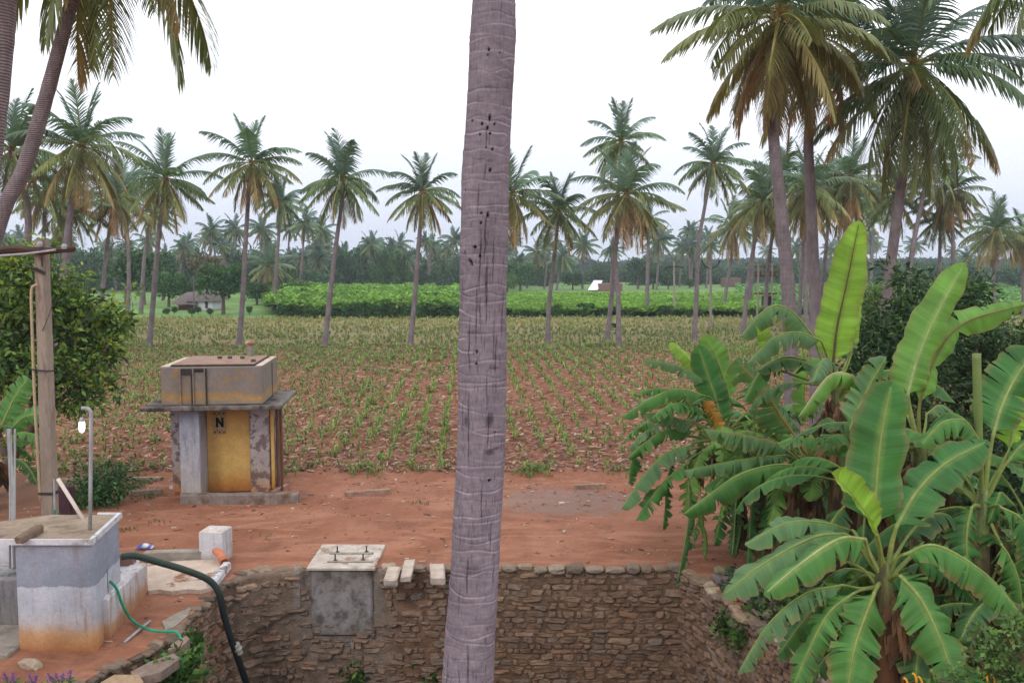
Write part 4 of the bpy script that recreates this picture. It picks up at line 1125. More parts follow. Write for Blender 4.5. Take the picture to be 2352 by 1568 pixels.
# blue wrapper
p = gr(333, 1262); m = MB()
rg = random.Random(3); vs = []; N = 7
for i in range(N):
    for k in range(5):
        vs.append((p.x - .16 + .32 * i / (N - 1), p.y - .07 + .14 * k / 4 + .03 * i / N, .02 + .09 * math.sin(math.pi * (i + .4) / N) * math.sin(math.pi * (k + .4) / 5) + rg.uniform(0, .025)))
cols = []
m.add(vs, [(i * 5 + k, (i + 1) * 5 + k, (i + 1) * 5 + k + 1, i * 5 + k + 1) for i in range(N - 1) for k in range(4)])
m.c = [((.6, .62, .68) if (i in (3, 4) and k in (1, 2, 3)) or i == 6 else (.015, .045, .28)) for i in range(N) for k in range(5)]
wm = attrmat('crumpled_foil', .15, 9, .35, .2, spec=.6)
o = m.build('wrapper', wm, None, (p.x, p.y, 0)); tag(o, 'crumpled blue and white wrapper lying on red dirt', 'wrapper')
md = o.modifiers.new('thick', 'SOLIDIFY'); md.thickness = .004

# ---------------------------------------------------------------- pier at the well edge
def pier():
    z = .05; fl, fr = gr(703, 1303, z), gr(862, 1301, z)
    x0, x1, y0, y1 = fl.x, fr.x, fl.y, gr(740, 1249, z).y
    root = empty('pump_foundation', ((x0 + x1) / 2, (y0 + y1) / 2, 0), 'concrete pier with four bolts on its pale top slab at the well rim', 'pier')
    mat1 = zmat('pier_concrete', -2.2, 0, [(0, (.10, .085, .075)), (.35, (.16, .14, .125)), (.6, (.27, .25, .26)), (.85, (.24, .22, .22)), (1, (.15, .125, .11))], .3, 2, (.055, .045, .04), (.46, .62), streak=False)  # tone by height: palest midway, darker at the foot and under the slab
    m = MB(); rng = random.Random(2)
    m.box2((x0 + .06, y0 + .05, -1.25), (x1 - .06, y1 - .05, z - .062), bev=.03)
    m.build('pier_body', mat1, root)
    m = MB(); m.box2((x0 + .10, y0 + .10, -1.5), (x1 - .14, y1, -1.252), bev=.05, jit=.02, rng=rng); m.build('pier_foot', mat1, root)
    topm = noisy('pale_cement_slab', [(.3, (.36, .31, .27)), (.7, (.58, .53, .48))], 3, dirt=dict(col=(.25, .17, .12), scale=2.0, lo=.52, hi=.62))
    m = MB(); m.box2((x0, y0, z - .06), (x1, y1, z), bev=.012, jit=.004, rng=rng); m.build('top_slab', topm, root)
    for bx, by in ((770, 1288), (834, 1287), (775, 1269), (842, 1268)):
        b = gr(bx, by, z); m = MB(); m.tube([(b.x, b.y, z), (b.x, b.y, z + .13)], .013, 8); m.build('bolt', M['dark_metal'], root)
        m = MB(); m.box((b.x, b.y, z + .012), (.07, .07, .024), bev=.004); m.build('nut_plate', M['dark_metal'], root)
    for y in (1288, 1269):
        a = gr(752 if y == 1288 else 757, y + 2, z); b = gr(858 if y == 1288 else 858, y + 1, z)
        m = MB(); m.box2((a.x, a.y - .035, z + .001), (b.x, a.y + .035, z + .02), bev=.004); m.build('bed_groove', noisy('rusty_bed_strip', [(.3, (.14, .12, .1)), (.7, (.4, .35, .3))], 9), root)
    # row of small drain holes under the pier
pier()
def jut(a, b, w, h, label):
    a = Vector(a); b = Vector(b); m = MB(); rng = random.Random(int(a.x * 100)); d = b - a
    m.box((a + b) / 2, (w, (b - a).length, h), rz=math.atan2(d.y, d.x) - math.pi / 2, bev=.02, jit=.012, rng=rng, col=(.42, .35, .30), tilt=(math.atan2(b.z - a.z, d.length), 0))
    o = m.build('step_stone', attrmat('pale_step_stone', .3, 6, .9, .4), None, ((a + b) / 2)); tag(o, label, 'stone')
def P3(px, py, z): q = gr(px, py, z); return (q.x, q.y, z)
jut(P3(896, 1338, .02), P3(905, 1308, .06), .24, .13, 'pale stone slab jutting over the well, nearest to the pier')
jut(P3(932, 1330, .06), P3(942, 1290, .10), .20, .12, 'taller pale stone slab in the middle of the three jutting slabs')
jut(P3(1006, 1335, .02), P3(1004, 1300, .06), .25, .13, 'pale stone slab jutting over the well beside the big trunk')
big = [((1045, 1302), (.16, .15, .10)), ((965, 1318), (.22, .14, .08)), ((560, 1310), (.25, .12, .07))]

# ---------------------------------------------------------------- white tank and its surroundings, lower left
def tank():
    root = empty('water_tank', (-6.3, 12.9, 0), 'tall whitewashed water tank with orange stained foot and grey slab lid', 'water tank')
    wall = zmat('two_tone_whitewash', 0, 1.6, [(0, (.42, .18, .07)), (.15, (.48, .28, .14)), (.27, (.44, .42, .44)), (.38, (.43, .45, .52)), (.60, (.48, .51, .59)), (.605, (.25, .285, .36)), (1, (.33, .36, .44))], .05, 2.6, (.30, .20, .13), (.56, .72))
    xL, xR, yF, yB = at(47, 1500, 12.35).x, at(222, 1500, 12.35).x, 12.35, 13.6
    xRb = at(279, 1400, 13.6).x; z = 1.58
    # body: rounded foot, the right side runs back towards the left
    m = MB(); sl = (xRb - xR)
    rings = []
    for zz, o in ((-.05, .0), (.12, .005), (z, .0)):
        rings.append([(xL - o, yF - o, zz), (xR - .05, yF - o, zz), (xR + o, yF + .05, zz), (xRb + o, yB, zz), (xL + sl - o, yB, zz)])
    vs = sum(rings, []); n = 5
    fs = [(r * n + i, r * n + (i + 1) % n, (r + 1) * n + (i + 1) % n, (r + 1) * n + i) for r in range(2) for i in range(n)] + [tuple(range(2 * n, 3 * n))]
    m.add(vs, fs); m.build('body', wall, root)
    # slab lid reaching left beyond the body
    lidtop = noisy('dusty_slab_top', [(.3, (.20, .15, .11)), (.7, (.36, .28, .21))], 2.5, dirt=dict(col=(.09, .07, .055), scale=1.4, lo=.52, hi=.66))
    m = MB()
    def prism(pts, z0, z1): 
        k = len(pts); m.add([(x, y, z0) for x, y in pts] + [(x, y, z1) for x, y in pts], [(i, (i + 1) % k, k + (i + 1) % k, k + i) for i in range(k)] + [tuple(reversed(range(k))), tuple(range(k, 2 * k))])
    xf = xR + .015; xb = xRb + .015
    g0 = gr(82, 1199, 1.66); gleft = xL - 1.6
    prism([(gleft, yF - .04), (xf, yF - .04), (xb, yB + .02), (g0.x, yB + .02), (gleft, yF + .4)], z + .002, 1.64)
    m.build('lid', lidtop, root)
    rim = MB(); m = rim
    prism([(gleft, yF - .075), (xf + .01, yF - .075), (xf + .01, yF - .042), (gleft, yF - .042)], z + .004, 1.665)
    prism([(xf - .03, yF - .04), (xf + .03, yF - .075), (xb + .03, yB + .02), (xb - .02, yB + .02)], z + .006, 1.672)
    prism([(g0.x + .7, yB + .022), (xb + .03, yB + .022), (xb + .03, yB + .05), (g0.x + .7, yB + .05)], z + .004, 1.668)
    rim.build('lid_rim', M['whitewash'], root)
    # crack / seam on the side face
    m = MB(); a = at(252, 1345, 12.98); b = at(248, 1420, 12.98)
    sx = lambda y: xR + (y - yF) / (yB - yF) * (xRb - xR)
    m.tube([(sx(12.95) + .004, 12.95, 1.0), (sx(12.95) + .006, 12.95, .75), (sx(12.94) + .005, 12.94, .5)], .007, 5); m.build('crack', M['dark_metal'], root)
    # stone piece lying on the lid
    a, b = gr(42, 1240, 1.70), gr(92, 1212, 1.70); m = MB(); d = b - a
    m.box(((a.x + b.x) / 2, (a.y + b.y) / 2, 1.70), (d.length, .12, .11), rz=math.atan2(d.y, d.x), bev=.02, jit=.012, rng=random.Random(4), col=(.17, .12, .085))
    o = m.build('stone_bar', M['stone'], None, ((a.x + b.x) / 2, (a.y + b.y) / 2, 1.64)); tag(o, 'dark stone bar resting on the white tank lid', 'stone')
    return xR, xRb
XR, XRB = tank()
def low_wall():
    wall = zmat('stained_low_wall', 0, .62, [(0, (.36, .16, .08)), (.3, (.45, .27, .16)), (.5, (.5, .46, .46)), (1, (.62, .61, .64))], .12, 3, (.28, .18, .13), (.52, .66))
    f0, f1 = gr(252, 1472), gr(340, 1364)
    root = empty('low_wall', (f0.x, f0.y, 0), 'low whitewashed wall running back from the white tank, stained orange below', 'wall')
    d = Vector((f1.x - f0.x, f1.y - f0.y, 0)); L = d.length; d /= L; nn = Vector((-d.y, d.x, 0)) * .26
    m = MB(); n = 10; vs = []
    rg = random.Random(8)
    for i in range(n + 1):
        p = Vector((f0.x, f0.y, 0)) + d * L * i / n; h = .64 - .10 * i / n + rg.uniform(-.008, .008)
        for q, zz in ((0, -.05), (0, h - .02), (.06, h), (.94, h), (1, h - .02), (1, -.05)):
            w = p + nn * q; vs.append((w.x, w.y, zz))
    fs = [(i * 6 + k, (i + 1) * 6 + k, (i + 1) * 6 + k + 1, i * 6 + k + 1) for i in range(n) for k in range(5)] + [tuple(reversed(range(6))), tuple(range(n * 6, n * 6 + 6))]
    m.add(vs, fs); m.build('wall_body', wall, root)
    # brick standing on it
    b = at(315, 1292, 14.7); m = MB(); m.box((f1.x - .35, f1.y - .02, .62), (.30, .20, .20), rz=.1, bev=.012, jit=.006, rng=rg, col=(.22, .13, .10))
    o = m.build('brick', M['stone'], None, (f1.x - .35, f1.y, .52)); tag(o, 'brown brick behind the low white wall end', 'brick')
    m = MB(); m.box2((f1.x - .75, f1.y - .35, 0), (f1.x - .22, f1.y + .25, .52), bev=.02); o = m.build('trough_block', M['whitewash'], None, (f1.x - .4, f1.y, 0)); tag(o, 'whitewashed block behind the low wall carrying a brick', 'block')
low_wall()
def apron():
    root = empty('cement_apron', (-5.9, 15.6, 0), 'pinkish cement apron with broken front edge beside the low wall', 'apron')
    pts = []; rg = random.Random(6)
    for px, py in [(341, 1356), (365, 1353), (395, 1357), (430, 1352), (460, 1354), (484, 1348), (482, 1338), (508, 1306), (522, 1290), (500, 1283), (345, 1290), (300, 1310)]:
        pts.append(gr(px, py, .07))
    n = len(pts); m = MB()
    m.add([(p.x, p.y, -.04) for p in pts] + [(p.x, p.y, .07) for p in pts], [(i, (i + 1) % n, n + (i + 1) % n, n + i) for i in range(n)] + [tuple(reversed(range(n))), tuple(range(n, 2 * n))])
    m.build('apron_slab', M['apron'], root)
    m = MB(); a, b = gr(333, 1291), gr(505, 1286); m.box(((a.x + b.x) / 2, a.y + .05, .10), ((b - a).length, .16, .24), rz=math.atan2(b.y - a.y, b.x - a.x), bev=.02, jit=.008, rng=rg); m.build('back_kerb', M['concrete'], root)
    m = MB(); a, b = gr(484, 1340, .12), gr(521, 1292, .12); d = b - a
    m.box(((a.x + b.x) / 2, (a.y + b.y) / 2, .07), (d.length * 1.05, .14, .14), rz=math.atan2(d.y, d.x), bev=.02, jit=.01, rng=rg); m.build('side_kerb', M['whitewash'], root)
    # white block with clay pipe
    root = empty('valve_block', (-5.45, 16.6, 0), 'small whitewashed concrete block with orange clay pipe', 'block')
    c = gr(488, 1292); m = MB(); m.box((c.x, c.y + .22, .28), (.46, .44, .60), rz=-.12, bev=.015); m.build('block_body', zmat('block_whitewash', 0, .6, [(0, (.42, .34, .3)), (.25, (.52, .51, .54)), (.9, (.56, .57, .62)), (1, (.5, .42, .36))], .04, 3, (.3, .22, .2), (.58, .7)), root)
    m = MB(); p0 = at(494, 1263, 16.25); p1 = at(506, 1272, 16.0); p2 = at(515, 1290, 15.85); m.tube([p0 + Vector((0, .2, 0)), p0, p1, p2], [.07, .07, .075, .08], 14, caps=False)
    pm = m.build('clay_pipe', noisy('orange_clay', [(.3, (.45, .14, .07)), (.7, (.62, .24, .14))], 8), root, smooth=True); md = pm.modifiers.new('t', 'SOLIDIFY'); md.thickness = .015
apron()
# flat concrete patch on the bank and loose pipe
q = [gr(x, y, .02) for x, y in [(372, 1425), (400, 1410), (440, 1392), (432, 1412), (400, 1438), (380, 1445)]]
m = MB(); n = len(q); m.add([(p.x, p.y, .018) for p in q] + [(p.x, p.y, -.05) for p in q], [tuple(range(n))] + [(i, n + i, n + (i + 1) % n, (i + 1) % n) for i in range(n)])
o = m.build('cement_patch', M['concrete'], None, q[0]); tag(o, 'thin grey cement patch on the dirt bank above the well', 'cement patch')
m = MB(); a, b = gr(286, 1474, .02), gr(345, 1425, .05); m.tube([a, b], .022, 8); o = m.build('loose_pipe', M['galv'], None, a, smooth=True); tag(o, 'short grey pipe lying on the dirt beside the low wall', 'pipe')

# flat rim slabs on the near left bank
for k, (pts, lab) in enumerate([([(398, 1478), (428, 1462), (436, 1470), (415, 1488), (385, 1496)], 'flat stone on the well rim where the thin hose bends down'),
                                ([(300, 1545), (345, 1520), (400, 1500), (412, 1515), (370, 1545), (310, 1560)], 'flat brown stone on the left well rim near the lower left corner'),
                                ([(230, 1568), (262, 1550), (318, 1552), (330, 1568), (300, 1585), (235, 1588)], 'tan flat stone at the bottom edge left of the well')]):
    q = [gr(x, y, .06) for x, y in pts]; n = len(q); m = MB(); m.col = [(.24, .17, .13), (.20, .15, .125), (.34, .24, .15)][k]
    m.add([(p.x, p.y, .075 + rngs.uniform(-.01, .01)) for p in q] + [(p.x, p.y, -.05) for p in q], [tuple(range(n))] + [(i, n + i, n + (i + 1) % n, (i + 1) % n) for i in range(n)])
    o = m.build('rim_slab', M['stone'], None, q[0]); tag(o, lab, 'stone slab')

# ---------------------------------------------------------------- hoses
def hose(path, rad, label, mat, name='hose', n=60):
    pts = spline([at(*p) if p[2] != 'g' else gr(p[0], p[1], .09) for p in path], n); m = MB(); m.tube(pts, rad, 12)
    o = m.build(name, mat, None, pts[0], smooth=True); tag(o, label, 'hose'); return pts
M['hose_dark'] = zmat('dark_green_hose', -3, 0.8, [(0, (.018, .022, .035)), (.5, (.02, .028, .03)), (.8, (.035, .06, .045)), (.9, (.03, .12, .09)), (1, (.03, .15, .12))], .02, 3, (.05, .05, .05), (.7, .8), rough=.5, bstr=.1)
M['hose_green'] = noisy('bright_green_hose', [(.3, (.015, .21, .12)), (.7, (.03, .33, .20))], 5, rough=.35)
HP = [(279, 1278, 13.9), (310, 1276, 14.0), (360, 1289, 14.15), (430, 1310, 14.3), (480, 1332, 14.45), (503, 1362, 14.5), (514, 1410, 14.55), (532, 1470, 14.6), (553, 1530, 14.7), (575, 1600, 14.8), (590, 1700, 14.9)]
thick = hose(HP, .056, 'thick dark green hose curving from the tank down into the well', M['hose_dark'], 'suction_hose', 90)
hose([(253, 1334, 12.96), (268, 1352, 13.05), (283, 1392, 13.15), (305, 1425, 13.3), (345, 1446, 'g'), (385, 1449, 'g'), (406, 1452, 'g'), (418, 1475, 12.6), (418, 1510, 12.3), (412, 1545, 12.1)], .021, 'thin bright green hose looping from the tank over the well rim', M['hose_green'], 'garden_hose')
m = MB(); a, b = at(541, 1478, 14.64), at(549, 1500, 14.68); m.tube([a, a.lerp(b, .35), a.lerp(b, .5), a.lerp(b, .65), b], [.07, .07, .085, .07, .07], 12)
o = m.build('hose_clamp', noisy('pale_clamp', [(.3, (.25, .24, .22)), (.7, (.5, .47, .43))], 10), None, a); tag(o, 'pale coupling clamped round the thick hose inside the well', 'coupling')

# ---------------------------------------------------------------- trough, rail post and back slab at far left
def trough():
    root = empty('washing_trough', (-8.0, 13.2, 0), 'low grey plastered trough left of the white tank', 'trough')
    wl = zmat('trough_plaster', 0, .95, [(0, (.16, .13, .11)), (.2, (.2, .19, .18)), (.8, (.22, .22, .25)), (.93, (.5, .45, .43)), (1, (.55, .5, .48))], .05, 3, (.09, .09, .1), (.5, .64))
    m = MB(); m.box2((-9.6, 13.1, -.05), (-7.30, 13.9, .80), bev=.03); m.build('trough_body', wl, root)
    m = MB(); m.box2((-9.6, 14.4, -.05), (-7.0, 14.6, .98), bev=.02); m.build('back_wall', M['whitewash'], root)
    m = MB(); m.box2((-9.8, 12.05, -.04), (-7.04, 13.095, .10), bev=.02); m.build('foot_slab', M['concrete'], root)
trough()
def rail():
    a = at(30, 1350, 13.4); a.z = .82; b = at(29, 985, 13.4)
    root = empty('rail_post', a, 'upright galvanised rail post with round base plate at far left', 'post')
    m = MB(); off = Vector((.035, 0, 0)); m.tube([a - off, b - off], .016, 6); m.tube([a + off, b + off], .016, 6); m.box((a + b) / 2 , (.07, .012, (b - a).length)); m.build('rail', M['galv'], root)
    m = MB(); m.tube([a - Vector((0, 0, .03)), a + Vector((0, 0, .02)), a + Vector((0, 0, .045))], [.14, .14, .05], 14); m.build('base_plate', M['galv'], root)
rail()

# ---------------------------------------------------------------- concrete pole with cross arm and conduit
def pole():
    Yp = 17.6
    base = gr(118, 1252); Yp = base.y
    root = empty('utility_pole', (base.x, Yp, 0), 'thick concrete utility pole with wooden cross arm, behind the white tank', 'utility pole')
    tp = at(95, 550, Yp); lo = at(117, 1250, Yp)
    m = MB(); vs = []
    n = 30
    for i in range(n + 1):
        s = i / n; c = Vector((lo.x, Yp, -.1)).lerp(tp, s); w = .125 - .03 * s; d = .11
        k = rngs.uniform(-.003, .003)
        for x, y in ((-w, -d + .02), (-w + .02, -d), (w - .02, -d), (w, -d + .02), (w, d), (-w, d)): vs.append((c.x + x + k, c.y + y, c.z))
    fs = [(i * 6 + k, i * 6 + (k + 1) % 6, (i + 1) * 6 + (k + 1) % 6, (i + 1) * 6 + k) for i in range(n) for k in range(6)] + [tuple(range(n * 6, n * 6 + 6))]
    m.add(vs, fs)
    m.build('pole_shaft', noisy('old_pole_concrete', [(.3, (.24, .19, .15)), (.7, (.36, .30, .25))], 3, stretch=(1, 1, .3), dirt=dict(col=(.16, .11, .09), scale=2, lo=.5, hi=.68, stretch=(3, 3, .5))), root)
    m = MB(); m.tube([at(-30, 578, Yp - .16), at(40, 572, Yp - .16), at(95, 577, Yp - .16), at(172, 572, Yp - .16)], [.07, .075, .07, .05], 6)
    m.build('cross_arm', noisy('charred_wood', [(.3, (.035, .018, .015)), (.7, (.09, .05, .04))], 6, stretch=(.3, 1, 1)), root)
    m = MB(); m.tube([at(-40, 590, Yp - .26), at(60, 583, Yp - .26), at(128, 574, Yp - .26)], .022, 8); m.build('conduit_rod', M['galv'], root)
    for px, py in [(92, 566), (148, 572)]:
        q = at(px, py, Yp - .2); m = MB(); m.tube([q, q + Vector((0, 0, .05)), q + Vector((0, 0, .10))], [.05, .06, .03], 8); m.build('insulator', M['galv'], root)
    m = MB(); m.tube([at(73, 616, Yp - .16), at(84, 618, Yp - .17), at(103, 628, Yp - .15)], .035, 6); m.build('bracket', M['dark_metal'], root)
    for py in (850, 1130, 1185):
        q = at(104 + (py - 850) * .033, py, Yp); w = .17
        m = MB()
        if py == 850: m.tube([at(72, 848, Yp - .14), at(88, 850, Yp - .15), at(108, 852, Yp - .15), at(127, 851, Yp - .1)], .016, 6)
        else: m.box((q.x, Yp, q.z), (.31, .26, .05), bev=.005)
        m.build('band', M['dark_metal'], root)
    m = MB(); m.tube(spline([at(88, 655, Yp - .1), at(79, 656, Yp - .1), at(72, 672, Yp - .1), at(74, 760, Yp - .1), at(79, 900, Yp - .1), at(87, 1050, Yp - .1), at(93, 1150, Yp - .1)], 30), .028, 8); m.build('conduit', noisy('yellowed_conduit', [(.3, (.36, .27, .16)), (.7, (.5, .4, .27))], 8), root, smooth=True)
    m = MB(); m.tube([at(124, 1100, Yp - .13), at(126, 1200, Yp - .13)], .02, 6); m.build('ground_pipe', M['galv'], root)
    m = MB(); m.tube([at(126, 1170, Yp - .15), at(127, 1215, Yp - .15)], .024, 6); m.build('green_sleeve', M['hose_green'], root)
    m = MB(); m.tube([at(96, 590, Yp - .12), at(97, 612, Yp - .12)], .012, 5); m.tube([at(124, 690, Yp - .13), at(110, 730, Yp - .125), at(97, 760, Yp - .125)], .007, 4); m.build('wire', M['dark_metal'], root)
pole()
# dark switch board behind the tank
a = at(150, 1142, 17.9); m = MB(); m.box((a.x, 17.9, .62), (.34, .16, .82), bev=.012); root = empty('switch_box', (a.x, 17.9, 0), 'dark maroon switch box on legs behind the white tank', 'switch box')
m.build('cabinet', noisy('maroon_paint', [(.3, (.035, .018, .025)), (.7, (.075, .035, .045))], 5, rough=.6), root)
for sx in (-.12, .12):
    m = MB(); m.tube([(a.x + sx, 17.9, 0), (a.x + sx, 17.9, .22)], .02, 6); m.build('leg', M['dark_metal'], root)
m = MB(); m.box((a.x, 17.81, .62), (.28, .012, .70), bev=.003); m.build('door', noisy('maroon_door', [(.3, (.05, .025, .035)), (.7, (.09, .045, .055))], 5, rough=.6), root)
# slanting pale pipe
m = MB(); m.tube([at(205, 1214, 13.35), at(133, 1099, 13.5)], .030, 10); o = m.build('slanting_pipe', M['white_pipe'], None, at(205, 1214, 13.35), smooth=True); tag(o, 'slanting pale pipe leaning from the tank lid to the pole', 'pipe')
# lamp on bent pipe
def lamp():
    f = gr(207, 1216, 1.64); Yl = f.y
    root = empty('pipe_lamp', (f.x, Yl, 1.64), 'bent grey pipe lamp with lit white bulb standing on the tank', 'lamp')
    top = [f, at(208, 1100, Yl), at(209, 960, Yl), at(207, 944, Yl), at(201, 938, Yl), at(188, 937, Yl)]
    m = MB(); m.tube([top[0]] + spline(top[1:], 14), .027, 10); m.build('pipe', M['galv'], root, smooth=True)
    m = MB(); a = at(187, 938, Yl); b = at(188, 958, Yl); m.tube([a, b], .006, 5); m.build('flex', M['dark_metal'], root)
    m = MB(); m.tube([b, at(188, 962, Yl), at(188, 968, Yl)], [.018, .028, .034], 12); m.build('bulb_holder', M['galv'], root, smooth=True)
    t = NT('lit_bulb_glass'); mat = t.finish((.9, .9, .95), .3, emit=((.93, .95, 1.0), 3.0))
    m = MB(); m.tube([at(188, 967.5, Yl), at(188, 972, Yl), at(188, 983, Yl), at(188, 990, Yl), at(188, 993, Yl)], [.034, .042, .043, .034, .012], 14); m.build('bulb', mat, root, smooth=True)
lamp()

# kerb strips at left, behind the yard
for (a, b, h, lab) in [((60, 1108), (372, 1102), .10, 'upper thin pale kerb strip behind the yard at left'), ((300, 1136), (372, 1131), .12, 'lower dark kerb strip beside the pump house')]:
    a, b = gr(*a), gr(*b); m = MB(); m.box(((a.x + b.x) / 2, (a.y + b.y) / 2, h / 2 - .02), ((b - a).length, .16, h), rz=math.atan2(b.y - a.y, b.x - a.x), bev=.02, jit=.015, rng=rngs, col=(.26, .2, .15))
    o = m.build('kerb', M['stone'], None, a); tag(o, lab, 'kerb')

# ---------------------------------------------------------------- far buildings, poles and transformer
def thatched_hut():
    b = gr(447, 712); Y0 = b.y; s = Y0 / F
    X = lambda px: at(px, 700, Y0).x
    Z = lambda py: at(450, py, Y0).z
    root = empty('thatched_hut', (b.x, Y0, 0), 'low thatched hut with red and white walls behind the green plot', 'hut')
    m = MB(); m.box2((X(407), Y0 + .3, 0), (X(452), Y0 + 3.4, Z(694)), bev=.02); m.build('red_wall', noisy('red_mud_wall', [(.3, (.11, .035, .025)), (.7, (.18, .06, .04))], 2), root)
    m = MB(); m.box2((X(453), Y0 - .1, 0), (X(489), Y0 + 3.3, Z(691)), bev=.02); m.build('white_wall', M['whitewash'], root)
    m = MB(); m.box2((X(472), Y0 - .16, .25), (X(478), Y0 - .105, 1.1)); m.build('doorway_dark_panel', M['dark_metal'], root)  # dark panel on the wall stands for the shade inside the door opening
    th = noisy('grey_thatch', [(.3, (.085, .07, .068)), (.7, (.16, .135, .13))], 1.2, stretch=(6, 1, 6), bstr=.8)
    def hip(x0, x1, xr0, xr1, ze, zr, y0, y1):
        m = MB(); ym = (y0 + y1) / 2; vs = []; nseg = 22; rg = random.Random(int(x0 * 10)); 
        el = [(x0, y0), (x1, y0), (x1, y1), (x0, y1)]; out = []
        for i in range(4):
            a, c = el[i], el[(i + 1) % 4]
            for k in range(nseg): t = k / nseg; out.append((a[0] + (c[0] - a[0]) * t, a[1] + (c[1] - a[1]) * t))
        N = len(out); L = 7
        for j in range(L):
            f = j / (L - 1)
            for (x, y) in out:
                rx = min(max(x, xr0), xr1); bulge = .18 * math.sin(math.pi * f)
                z = ze + (zr - ze) * f + bulge + rg.uniform(-.03, .03) - (rg.uniform(0, .12) if j == 0 else 0)
                vs.append((x + (rx - x) * f, y + (ym - y) * f, z))
        fs = [(j * N + i, j * N + (i + 1) % N, (j + 1) * N + (i + 1) % N, (j + 1) * N + i) for j in range(L - 1) for i in range(N)]
        m.add(vs, fs); m.build('thatch_roof', th, root)
    hip(X(397), X(456), X(420), X(440), Z(698), Z(671), Y0 - .6, Y0 + 4.2)
    hip(X(430), X(500), X(450), X(470), Z(690), Z(662), Y0 - .5, Y0 + 4.6)
    p = gr(446, 714); m = MB(); m.tube([(p.x, p.y, 0), at(444, 634, p.y)], [.09, .07], 8); o = m.build('wooden_pole', M['bark_far'], None, p); tag(o, 'thin pole standing in front of the thatched hut', 'pole')
    # fence posts in front of the white wall
    for i, px in enumerate((461, 478, 488)):
        p = gr(px, 712); m = MB(); m.tube([(p.x, p.y, 0), (p.x, p.y, .95)], .06, 6); o = m.build('fence_post', M['whitewash'], None, p)
        tag(o, ['leftmost white post before the hut wall', 'middle white post before the hut wall', 'rightmost white post before the hut wall'][i], 'post')
thatched_hut()
def shed():
    b = gr(1385, 669); Y0 = b.y; X = lambda px: at(px, 660, Y0).x; Z = lambda py: at(1380, py, Y0).z
    root = empty('field_shed', (b.x, Y0, 0), 'small shed with a bright sloping metal sheet, far behind the crop', 'shed')
    m = MB(); m.box2((X(1374), Y0, 0), (X(1430), Y0 + 5, Z(651)), bev=.05, col=(.17, .10, .085)); m.build('brick_wall', M['stone'], root)
    m = MB(); q = [(X(1350), Y0 - .6, Z(665)), (X(1372), Y0 - .6, Z(665)), (X(1386), Y0 + 2, Z(644)), (X(1366), Y0 + 2, Z(644))]
    m.add(q + [(x, y, z - .12) for x, y, z in q], [(0, 1, 2, 3), (7, 6, 5, 4), (0, 4, 5, 1), (1, 5, 6, 2), (2, 6, 7, 3), (3, 7, 4, 0)]); m.build('metal_sheet', noisy('bright_tin', [(.3, (.68, .7, .8)), (.7, (.85, .86, .92))], 1, rough=.4), root)
    m = MB(); m.box2((X(1354), Y0, 0), (X(1373), Y0 + 2, Z(667))); m.build('interior_shade_box', M['dark_metal'], root)  # solid dark box stands for the shade under the metal sheet
shed()
p = gr(1690, 672); m = MB(); m.box2((at(1668, 650, 230).x, 230, 0), (at(1702, 650, 230).x, 236, 2.3), bev=.1, col=(.15, .09, .08)); o = m.build('brick_shed', M['stone'], None, (p.x, 203, 0)); tag(o, 'tiny reddish shed far off right of the pale v-armed pole', 'shed')
def thin_pole(foot, top, r, label, arms, mat):
    b = gr(*foot); root = empty('electric_pole', b, label, 'electric pole')
    t = at(top[0], top[1], b.y); m = MB(); m.tube([(b.x, b.y, -.1), t], [r, r * .75], 8); m.build('pole_shaft', mat, root)
    for pts, rr in arms:
        m = MB(); m.tube([at(x, y, b.y) for x, y in pts], rr, 6); m.build('cross_arm', M['dark_metal'], root)
    for pts, rr in arms:
        for x, y in (pts[0], pts[-1]):
            q = at(x, y, b.y); m = MB(); m.tube([q, q + Vector((0, 0, .12)), q + Vector((0, 0, .2))], [.07, .09, .04], 6); m.build('insulator', M['dark_metal'], root)
pm = noisy('pale_far_pole', [(.3, (.24, .21, .18)), (.7, (.34, .30, .27))], 2)
thin_pole((1633, 756), (1632, 612), .13, 'pale concrete electric pole with v shaped arms at field edge', [([(1612, 601), (1620, 612), (1632, 618), (1645, 612), (1652, 603)], .06)], pm)
thin_pole((1549, 727), (1548, 600), .11, 'thin electric pole with flat cross arm behind dark trunked palm', [([(1530, 616), (1534, 612), (1562, 612), (1567, 616)], .08)], pm)
def transformer():
    Yt = 86.0; b = at(1757, 700, Yt); b.z = 0
    root = empty('transformer', b, 'pole mounted transformer frame between palms at right', 'transformer')
    for px in (1742, 1774):
        m = MB(); q = at(px, 605, Yt); m.tube([(q.x, Yt, 0), q], [.11, .08], 8); m.build('pole_shaft', pm, root)
    for py, r in ((634, .07), (612, .06), (674, .09)):
        m = MB(); m.tube([at(1732, py, Yt), at(1785, py, Yt)], r, 6); m.build('cross_arm', M['rust'], root)
    for k in range(5):
        q = at(1736 + k * 11, 634, Yt); m = MB(); m.tube([q, q + Vector((0, 0, .25)), q + Vector((0, 0, .38)), q + Vector((0, 0, .5))], [.06, .11, .07, .1], 7); m.build('insulator', M['rust'], root)
    q = at(1760, 690, Yt); m = MB(); m.box((q.x, Yt, q.z), (.75, .7, .95), bev=.05)
    for k in range(7): m.box((q.x - .32 + k * .107, Yt - .42, q.z), (.03, .12, .7))
    m.build('transformer_tank', M['dark_metal'], root)
    for dx in (-.2, 0, .2):
        m = MB(); a = Vector((q.x + dx, Yt, q.z + .48)); m.tube([a, a + Vector((0, 0, .3))], [.05, .03], 6); m.build('bushing', M['rust'], root)
transformer()
